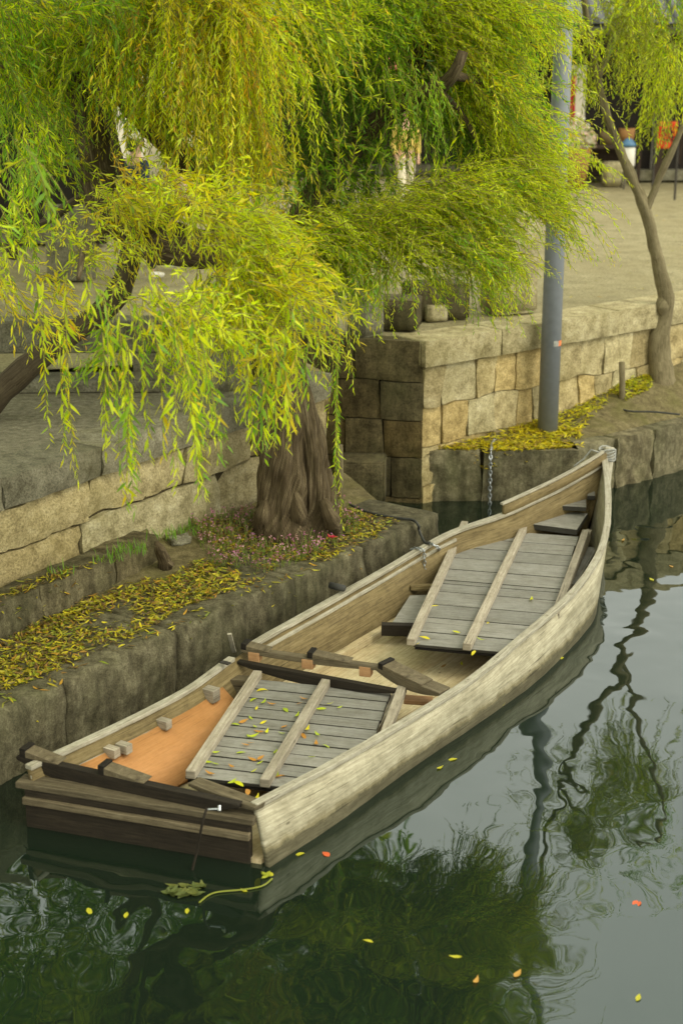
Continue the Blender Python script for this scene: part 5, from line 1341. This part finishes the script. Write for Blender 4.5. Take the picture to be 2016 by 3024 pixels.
for (x, y, k) in fw:
    c = {'r': (.62, .12, .04), 'y': (.45, .42, .03), 'o': (.5, .28, .06)}[k]
    nm = {'r': 'red', 'y': 'yellow', 'o': 'orange'}[k]
    ref = 'beside the starboard hull' if 900 < x < 1300 and y < 1800 else 'off the boat stern' if y > 1880 and x < 760 else 'beyond the bow' if y < 1400 else 'on the open water in the foreground'
    lab = '%s leaf floating %s' % (nm, ref)
    if k == 'r' and x < 1000: lab = 'red leaf floating just off the starboard stern corner'
    if k == 'r' and x > 1000: lab = 'red leaf floating alone over the rippled reflections at right'
    single(dz(x, y, .006), rnd.uniform(.05, .08), c, rnd.uniform(0, 3.14), lab, nm + ' leaves floating ' + ref if k != 'r' else None, 0, wide=.3 if k == 'r' else .2)
# leaf cluster and twig floating by the stern
tw_ = MB(); tw_.tube(cat_rom([z1(0, 0, 0) * 0 + at(0 + 915 * .643, 2000 + 1035 * .643, .008), at(960 * .643, 2000 + 1000 * .643, .008), at(1010 * .643, 2000 + 985 * .643, .008), at(1120 * .643, 2000 + 975 * .643, .008), at(1205 * .643, 2000 + 958 * .643, .008), at(1250 * .643, 2000 + 925 * .643, .008)], 20), .0045, 5, (.24, .26, .04))
for k in range(6): leaf_into(tw_, at((1205 + rnd.uniform(0, 50)) * .643, 2000 + (905 + rnd.uniform(-10, 15)) * .643, .01), .06, .011, rnd.uniform(0, 6), .1, .1, (.3, .32, .03))
tag(tw_.build('twig', M['litter']), 'yellow willow twig floating at the starboard stern corner', 'twig')
cl = MB()
for k in range(26): leaf_into(cl, at((850 + rnd.uniform(-85, 85)) * .643, 2000 + (975 + rnd.uniform(-25, 25)) * .643, .008 + k * .0004), .08, .018, rnd.uniform(0, 6), .05, .1, rnd.choice([(.12, .13, .03), (.09, .11, .03)]))
tag(cl.build('leaf_cluster', M['litter']), 'raft of olive leaves floating where the stern rope meets the water', 'leaves')
rl = MB()
for k in range(5):
    a = k * 1.2; leaf_into(rl, dz(762, 1238, .62) + Vector((math.cos(a) * .02, math.sin(a) * .02, .02)), .06, .014, a, .2, .1, (.42, .03, .05))
tag(rl.build('maple_leaf', M['litter']), 'crimson leaf lying at the right foot of the willow', 'leaf')

# ================================================================ BACKGROUND BUILDINGS
BY = 30.5
def shop(name, x0, x1, Y, label, bays, col_wall=M['plaster']):
    root = empty(name, ((x0 + x1) / 2, Y, SZ), label, 'building')
    m_ = MB(); m_.box(((x0 + x1) / 2, Y + 3.2, SZ + 2.2), ((1, 0, 0), (0, 1, 0), Z), ((x1 - x0) / 2, 2.6, 2.2)); m_.build('wall', col_wall, root)
    m_ = MB(); m_.box(((x0 + x1) / 2, Y + .45, SZ + .1), ((1, 0, 0), (0, 1, 0), Z), ((x1 - x0) / 2, .14, .1)); m_.build('sill', M['stone_grey'], root, bevel=.01)
    m_ = MB(); m_.box(((x0 + x1) / 2, Y + .35, SZ + 2.55), ((1, 0, 0), (0, 1, 0), Z), ((x1 - x0) / 2, .1, .14)); m_.build('lintel', M['timber'], root, bevel=.01)
    w_ = (x1 - x0) / bays
    for i in range(bays + 1):
        m_ = MB(); m_.box((x0 + i * w_, Y + .36, SZ + 1.35), (Z, (1, 0, 0), (0, 1, 0)), (1.35, .09, .09)); m_.build('post', M['timber'], root, bevel=.01)
    for i in range(bays):
        xc = x0 + (i + .5) * w_
        m_ = MB(); m_.box((xc, Y + .56, SZ + 1.3), ((1, 0, 0), (0, 1, 0), Z), (w_ / 2 - .1, .03, 1.1)); dr = m_.build('shopfront', M['void'], root)
        l_ = MB()
        if i % 2:
            for k in range(9): l_.box((xc - w_ / 2 + .2 + k * (w_ - .4) / 8, Y + .5, SZ + 1.35), (Z, (1, 0, 0), (0, 1, 0)), (1.05, .02, .025))
            l_.build('lattice', M['timber'], dr)
    # upper plaster band and tiled eaves with round tile rows
    m_ = MB(); n = int((x1 - x0) / .3)
    for k in range(n):
        x = x0 - .2 + k * .3
        m_.tube([(x, Y - .85, SZ + 2.95), (x, Y + 1.2, SZ + 3.75)], .07, 8)
    m_.poly([(x0 - .3, Y - .85, SZ + 2.9), (x1 + .3, Y - .85, SZ + 2.9), (x1 + .3, Y + 1.2, SZ + 3.7), (x0 - .3, Y + 1.2, SZ + 3.7)])
    m_.poly([(x0 - .3, Y - .82, SZ + 2.82), (x1 + .3, Y - .82, SZ + 2.82), (x1 + .3, Y + .7, SZ + 3.3), (x0 - .3, Y + .7, SZ + 3.3)][::-1])
    m_.build('eaves', M['tile'], root)
    m_ = MB()
    m_.poly([(x0 - .3, Y + .3, SZ + 4.3), (x1 + .3, Y + .3, SZ + 4.3), (x1 + .3, Y + 3.2, SZ + 5.4), (x0 - .3, Y + 3.2, SZ + 5.4)])
    m_.poly([(x1 + .3, Y + 6.1, SZ + 4.3), (x0 - .3, Y + 6.1, SZ + 4.3), (x0 - .3, Y + 3.2, SZ + 5.4), (x1 + .3, Y + 3.2, SZ + 5.4)])
    for k in range(n):
        x = x0 - .2 + k * .3
        m_.tube([(x, Y + .3, SZ + 4.32), (x, Y + 3.2, SZ + 5.43)], .07, 6)
    rf = m_.build('roof', M['tile'], root)
    return root
shop('shop_building', 3.6, 16, BY, 'dark timbered shop with grey tiled eaves behind the young tree', 5)
shop('merchant_house', -2.6, 3.2, BY + 1.2, 'pale plastered house with tiled eaves behind the willow crown', 3)
shop('old_townhouse', -16, -3.3, 21.3, 'dark timbered townhouse glimpsed through the left willow sprays', 5)
def quadprop(name, px0, py0, px1, py1, Y, mat, lab, cat, th=.04, parent=None):
    a = dd(px0, py1, Y); b = dd(px1, py0, Y); m_ = MB()
    m_.box(((a.x + b.x) / 2, Y, (a.z + b.z) / 2), ((1, 0, 0), (0, 1, 0), Z), (abs(b.x - a.x) / 2, th / 2, abs(b.z - a.z) / 2))
    o = m_.build(name, mat, parent, bevel=.01)
    if parent is None: tag(o, lab, cat)
    return o
wp = quadprop('plaster_panel', 1284, 150, 1345, 340, BY - .05, M['plaster'], 'pale plastered wall panel right of the lamp post', 'wall', .2)
# banner: hanging cloth with rod, wavy
def banner(px0, py0, px1, py1, Y, mat, lab, rod=True, marks=None):
    a = dd(px0, py1, Y); b = dd(px1, py0, Y); r = empty('banner', (a.x, Y, a.z), lab, 'banner')
    m_ = MB(); nx, nz = 8, 10
    for i in range(nx + 1):
        for k in range(nz + 1):
            m_.v.append(Vector((a.x + (b.x - a.x) * i / nx, Y + .03 * math.sin(i * 1.3 + k * .2), a.z + (b.z - a.z) * k / nz)))
    for i in range(nx):
        for k in range(nz): m_.face([i * (nz + 1) + k, (i + 1) * (nz + 1) + k, (i + 1) * (nz + 1) + k + 1, i * (nz + 1) + k + 1], [(0, 0)] * 4)
    o = m_.build('cloth', mat, r, smooth=True); sd = o.modifiers.new('s', 'SOLIDIFY'); sd.thickness = .008
    m_ = MB(); m_.tube([(a.x - .05, Y, b.z + .02), (b.x + .05, Y, b.z + .02)], .015, 8); m_.build('rod', M['timber'], r)
    if marks:
        for (u0, v0, u1, v1) in marks:
            p = Vector((a.x + (b.x - a.x) * u0, Y - .045, a.z + (b.z - a.z) * v0)); q = Vector((a.x + (b.x - a.x) * u1, Y - .045, a.z + (b.z - a.z) * v1))
            m_ = MB(); m_.beam(p, q, .02, .035, up=(0, -1, 0)); m_.build('brush_stroke', M['black'], r)
    return r
banner(1293, 175, 1322, 290, BY - .6, M['red'], 'red cloth banner hanging beside the lamp post', True)
banner(1507, 279, 1556, 341, 27.5, M['orange'], 'bright orange sign cloth with dark brush strokes at right', True, [(.15, .7, .45, .72), (.2, .55, .4, .5), (.5, .6, .8, .62), (.55, .45, .85, .42), (.25, .35, .6, .3), (.6, .8, .75, .25)])
p = dd(1450, 470, 27.5)
# stand for the orange sign
for xx in (1505, 1558):
    a = dd(xx, 300, 27.45); m_ = MB(); m_.tube([(a.x, 27.46, SZ - .02), (a.x, 27.46, dd(xx, 277, 27.45).z)], .02, 8); tag(m_.build('sign_pole', M['iron']), 'thin dark pole holding the %s edge of the orange sign' % ('left' if xx < 1520 else 'right'), 'pole')
# bucket planter with white blooms
def planter(px, py, zb, r0, r1, h, Y=None):
    b = dz(px, py, SZ); root = empty('planter', (b.x, b.y, SZ - .02), 'wicker planter full of pale flowers right of the lamp post', 'planter')
    m_ = MB(); m_.tube([(b.x, b.y, SZ - .02), (b.x, b.y, SZ + h), (b.x, b.y, SZ + h - .06)], [r0, r1, r1 * .85], 20); m_.build('basket', M['terracotta'], root, smooth=True)
    m_ = MB()
    for k in range(520):
        a = rnd.uniform(0, 6.28); rr = r1 * 1.25 * math.sqrt(rnd.random()); hh = h + rnd.uniform(0, .55) * (1.25 - rr / (r1 * 1.5))
        leaf_into(m_, (b.x + math.cos(a) * rr, b.y + math.sin(a) * rr, SZ + hh), .09, .03, rnd.uniform(0, 6), rnd.uniform(-1, 1), rnd.uniform(-1, 1), rnd.choice([(.7, .66, .55), (.66, .6, .5), (.2, .3, .05), (.7, .5, .45), (.62, .62, .56)]), 2)
    m_.build('flowers', M['litter'], root)
planter(1322, 428, SZ, .16, .26, .72)
# display table with small crates, pot and an enamel sign
b = dz(1395, 423, SZ); tb_ = empty('display_table', (b.x, b.y + .3, SZ), 'low dark display table in front of the shop', 'table')
m_ = MB(); m_.box((b.x, b.y + .3, SZ + .68), ((1, 0, 0), (0, 1, 0), Z), (.62, .3, .03)); m_.build('table_top', M['timber'], tb_, bevel=.005)
m_ = MB(); m_.box((b.x, b.y + .56, SZ + .36), ((1, 0, 0), (0, 1, 0), Z), (.58, .01, .28)); m_.build('back_panel', M['timber'], tb_, bevel=.005)
for sx_ in (-1, 1):
    for sy_ in (-1, 1):
        m_ = MB(); m_.box((b.x + sx_ * .57, b.y + .3 + sy_ * .25, SZ + .325), (Z, (1, 0, 0), (0, 1, 0)), (.325, .03, .03)); m_.build('leg', M['timber'], tb_)
for k, (ox, cc, lb_) in enumerate(((-.38, M['terracotta'], 'left straw-coloured basket on the display table'), (.0, M['inner'], 'middle brown wooden tray on the display table'), (.36, M['terracotta'], 'right woven basket on the display table'))):
    r = empty('basket', (b.x + ox, b.y + .3, SZ + .711), lb_, 'basket')
    m_ = MB(); h = .2 + .05 * k
    m_.tube([(b.x + ox, b.y + .3, SZ + .712), (b.x + ox, b.y + .3, SZ + .71 + h), (b.x + ox, b.y + .3, SZ + .71 + h - .03)], [.12, .16, .14], 14); m_.build('body', cc, r, smooth=True)
b = dz(1437, 462 - 30, SZ)
ps_ = empty('pot_stand', (b.x, b.y, SZ), 'white enamel pot with a blue lid on a stand behind the forked trunk', 'pot')
m_ = MB(); m_.tube([(b.x, b.y, SZ + .38), (b.x, b.y, SZ + .42), (b.x, b.y, SZ + .72), (b.x, b.y, SZ + .75)], [.11, .13, .13, .1], 18); m_.build('body', M['white'], ps_, smooth=True)
m_ = MB(); m_.tube([(b.x, b.y, SZ + .75), (b.x, b.y, SZ + .79), (b.x, b.y, SZ + .88), (b.x, b.y, SZ + .9)], [.14, .14, .06, .02], 18); m_.build('lid', M['blue'], ps_, smooth=True)
for a in (0, 2.1, 4.2):
    m_ = MB(); m_.tube([(b.x + math.cos(a) * .15, b.y + math.sin(a) * .15, SZ - .01), (b.x + math.cos(a) * .08, b.y + math.sin(a) * .08, SZ + .39)], .015, 6); m_.build('leg', M['iron'], ps_)
stand(1410, 428, SZ - .02, SZ + .42, .42, .3, M['stone'], 'pale square stone by the shop front behind the right fork', ang=0)
# paper lanterns under the eaves
for (px, py, lb_) in ((815, 155, 'left round pink paper lantern glimpsed through the willow'), (895, 152, 'right round pink paper lantern glimpsed through the willow')):
    c = dd(px, py, BY - .2); r = empty('paper_lantern', tuple(c), lb_, 'lantern', 'pink lanterns under the eaves')
    m_ = MB(); pts = []; rad = []
    for k in range(13):
        t = k / 12; pts.append((c.x, c.y, c.z - .16 + .32 * t)); rad.append(.03 + .11 * math.sin(math.pi * t) * (1 + .05 * (k % 2)))
    m_.tube(pts, rad, 16); m_.build('shade', M['pink'], r, smooth=True)
    m_ = MB(); m_.tube([(c.x, c.y, c.z + .16), (c.x, c.y, SZ + 3.0)], .006, 5); m_.build('cord', M['rope'], r)
# grey gate post in the left background
b = dz(160, 640, SZ)
gp = empty('gate_post', (b.x, b.y, SZ), 'square grey post with dark cap behind the left foliage', 'post')
m_ = MB(); m_.box((b.x, b.y + .2, SZ + .42), (Z, (1, 0, 0), (0, 1, 0)), (.45, .26, .22)); m_.build('shaft', M['stone_grey'], gp, bevel=.02)
m_ = MB(); m_.box((b.x + .05, b.y + .2, SZ + 1.12), (Z, (1, 0, 0), (0, 1, 0)), (.25, .2, .2)); m_.build('cap', M['void'], gp, bevel=.02)

# ================================================================ PEOPLE
def person(loc, yaw, H, top, bottom, shoes, label, hairlen=.12, skirt=False, step=.08):
    r = empty('person', loc, label, 'person', rz=yaw)
    k = H / 1.7
    def sk(name, V, Eg, R, mat, parent=r, lvl=2, rootv=0):
        me = bpy.data.meshes.new(name); me.from_pydata([tuple(Vector(v) * k) for v in V], Eg, []); o = bpy.data.objects.new(name, me); COL.objects.link(o); o.parent = parent
        m = o.modifiers.new('skin', 'SKIN'); 
        if not me.skin_vertices: bpy.context.view_layer.objects.active = o
        sv = me.skin_vertices[0].data if me.skin_vertices else None
        if sv is not None:
            for i, q in enumerate(R):
                sv[i].radius = (q * k, q * k) if not isinstance(q, tuple) else (q[0] * k, q[1] * k)
            sv[rootv].use_root = True
        s2 = o.modifiers.new('sub', 'SUBSURF'); s2.levels = lvl; s2.render_levels = lvl
        me.materials.append(mat); o['_org'] = (0, 0, 0)
        return o
    # body: pelvis, spine, neck, head, arms with hands, legs
    V = [(0, 0, .95), (0, 0, 1.15), (0, 0, 1.38), (0, 0, 1.46), (0, -.01, 1.53), (0, -.02, 1.62), (0, -.01, 1.68)]
    Eg = [(0, 1), (1, 2), (2, 3), (3, 4), (4, 5), (5, 6)]; R = [(.13, .10), (.12, .09), (.13, .085), .055, .062, .085, .06]
    for s_ in (-1, 1):
        b = len(V)
        V += [(s_ * .17, 0, 1.39), (s_ * .22, .03, 1.12), (s_ * .2, -.08, .9), (s_ * .2, -.11, .83)]; Eg += [(2, b), (b, b + 1), (b + 1, b + 2), (b + 2, b + 3)]; R += [.055, .042, .028, .03]
        for f in range(5):
            q = len(V); ox = (f - 2) * .012 if f < 4 else -s_ * .03
            V += [(s_ * .2 + (ox if f < 4 else -s_ * .025), -.115 - (.01 if f == 4 else 0), .815), (s_ * .2 + (ox * 1.2 if f < 4 else -s_ * .035), -.125, .78 - (.012 if f in (1, 2) else 0) + (.02 if f == 4 else 0))]
            Eg += [(b + 3, q), (q, q + 1)]; R += [.009, .007]
        b = len(V); V += [(s_ * .09, 0, .88), (s_ * .1, -.02 + s_ * step, .48), (s_ * .1, .02 + s_ * step * 1.6, .08)]; Eg += [(0, b), (b, b + 1), (b + 1, b + 2)]; R += [.085, .055, .038]
    sk('body', V, Eg, R, M['skin'])
    # jacket
    V = [(0, 0, .93), (0, 0, 1.15), (0, 0, 1.39), (0, 0, 1.44)]; Eg = [(0, 1), (1, 2), (2, 3)]; R = [(.17, .13), (.155, .12), (.165, .115), (.08, .075)]
    for s_ in (-1, 1):
        b = len(V); V += [(s_ * .175, 0, 1.38), (s_ * .225, .03, 1.12), (s_ * .205, -.07, .93)]; Eg += [(2, b), (b, b + 1), (b + 1, b + 2)]; R += [.072, .06, .045]
    sk('jacket', V, Eg, R, top)
    if skirt:
        m_ = MB(); m_.tube([(0, 0, .98 * k), (0, 0, .8 * k), (0, 0, .5 * k)], [.13 * k, .17 * k, .24 * k], 20, rough=.1); o = m_.build('skirt', bottom, None, smooth=True)
        o.location = (0, 0, .5 * k); o.parent = r
    V = [(0, 0, .97)]; Eg = []; R = [(.145, .115)]
    for s_ in (-1, 1):
        b = len(V); V += [(s_ * .095, 0, .86), (s_ * .1, -.02 + s_ * step, .48), (s_ * .1, .02 + s_ * step * 1.6, .1)]; Eg += [(0, b), (b, b + 1), (b + 1, b + 2)]; R += [.1, .075, .06]
    if not skirt: sk('trousers', V, Eg, R, bottom)
    for s_ in (-1, 1):
        sk('shoe', [(s_ * .1, .05 + s_ * step * 1.6, .045), (s_ * .1, -.05 + s_ * step * 1.6, .04), (s_ * .105, -.16 + s_ * step * 1.6, .03)], [(0, 1), (1, 2)], [(.042, .045), (.042, .04), (.035, .03)], shoes)
    # head features: nose, eyes, mouth, ears, hair
    m_ = MB(); m_.tube([(0, -.098 * k, 1.625 * k), (0, -.118 * k, 1.60 * k), (0, -.1 * k, 1.59 * k)], [.008, .014, .012], 8); o = m_.build('nose', M['skin'], None, smooth=True); o.location = (0, -.108 * k, 1.59 * k); o.parent = r
    for s_ in (-1, 1):
        m_ = MB(); m_.tube([(s_ * .03 * k, -.097 * k, 1.632 * k), (s_ * .03 * k, -.108 * k, 1.632 * k)], [.012, .006], 8); o = m_.build('eye', M['hair'], None, smooth=True); o.location = (s_ * .03 * k, -.1 * k, 1.622 * k); o.parent = r
        m_ = MB(); m_.tube([(s_ * .082 * k, -.01 * k, 1.6 * k), (s_ * .092 * k, -.01 * k, 1.64 * k)], [.012, .016], 8); o = m_.build('ear', M['skin'], None, smooth=True); o.location = (s_ * .087 * k, -.01 * k, 1.59 * k); o.parent = r
    m_ = MB(); m_.tube([(-.02 * k, -.1 * k, 1.573 * k), (.02 * k, -.1 * k, 1.573 * k)], .005, 6); o = m_.build('mouth', M['red'], None); o.location = (0, -.1 * k, 1.568 * k); o.parent = r
    sk('hair', [(0, .02, 1.665), (0, .05, 1.62), (0, .07, 1.62 - hairlen)], [(0, 1), (1, 2)], [(.095, .09), (.1, .07), (.07, .035)], M['hair'])
    return r
p = dz(322, 640, SZ - .02); person(tuple(p), 2.3, 1.66, M['navy'], M['black'], M['white'], 'walker in a navy jacket, black trousers and white shoes behind the willow')
p = dz(412, 618, SZ - .02); person(tuple(p), 2.0, 1.62, M['palepink'], M['cream'], M['white'], 'walker in a pale pink jacket and cream trousers behind the willow')
p = dz(930, 480, SZ - .02); person(tuple(p), .3, 1.6, M['yellow'], M['cream'], M['white'], 'distant passer-by in a yellow top and cream trousers in the middle')
for o in list(bpy.data.objects):
    if '_org' in o.keys(): del o['_org']
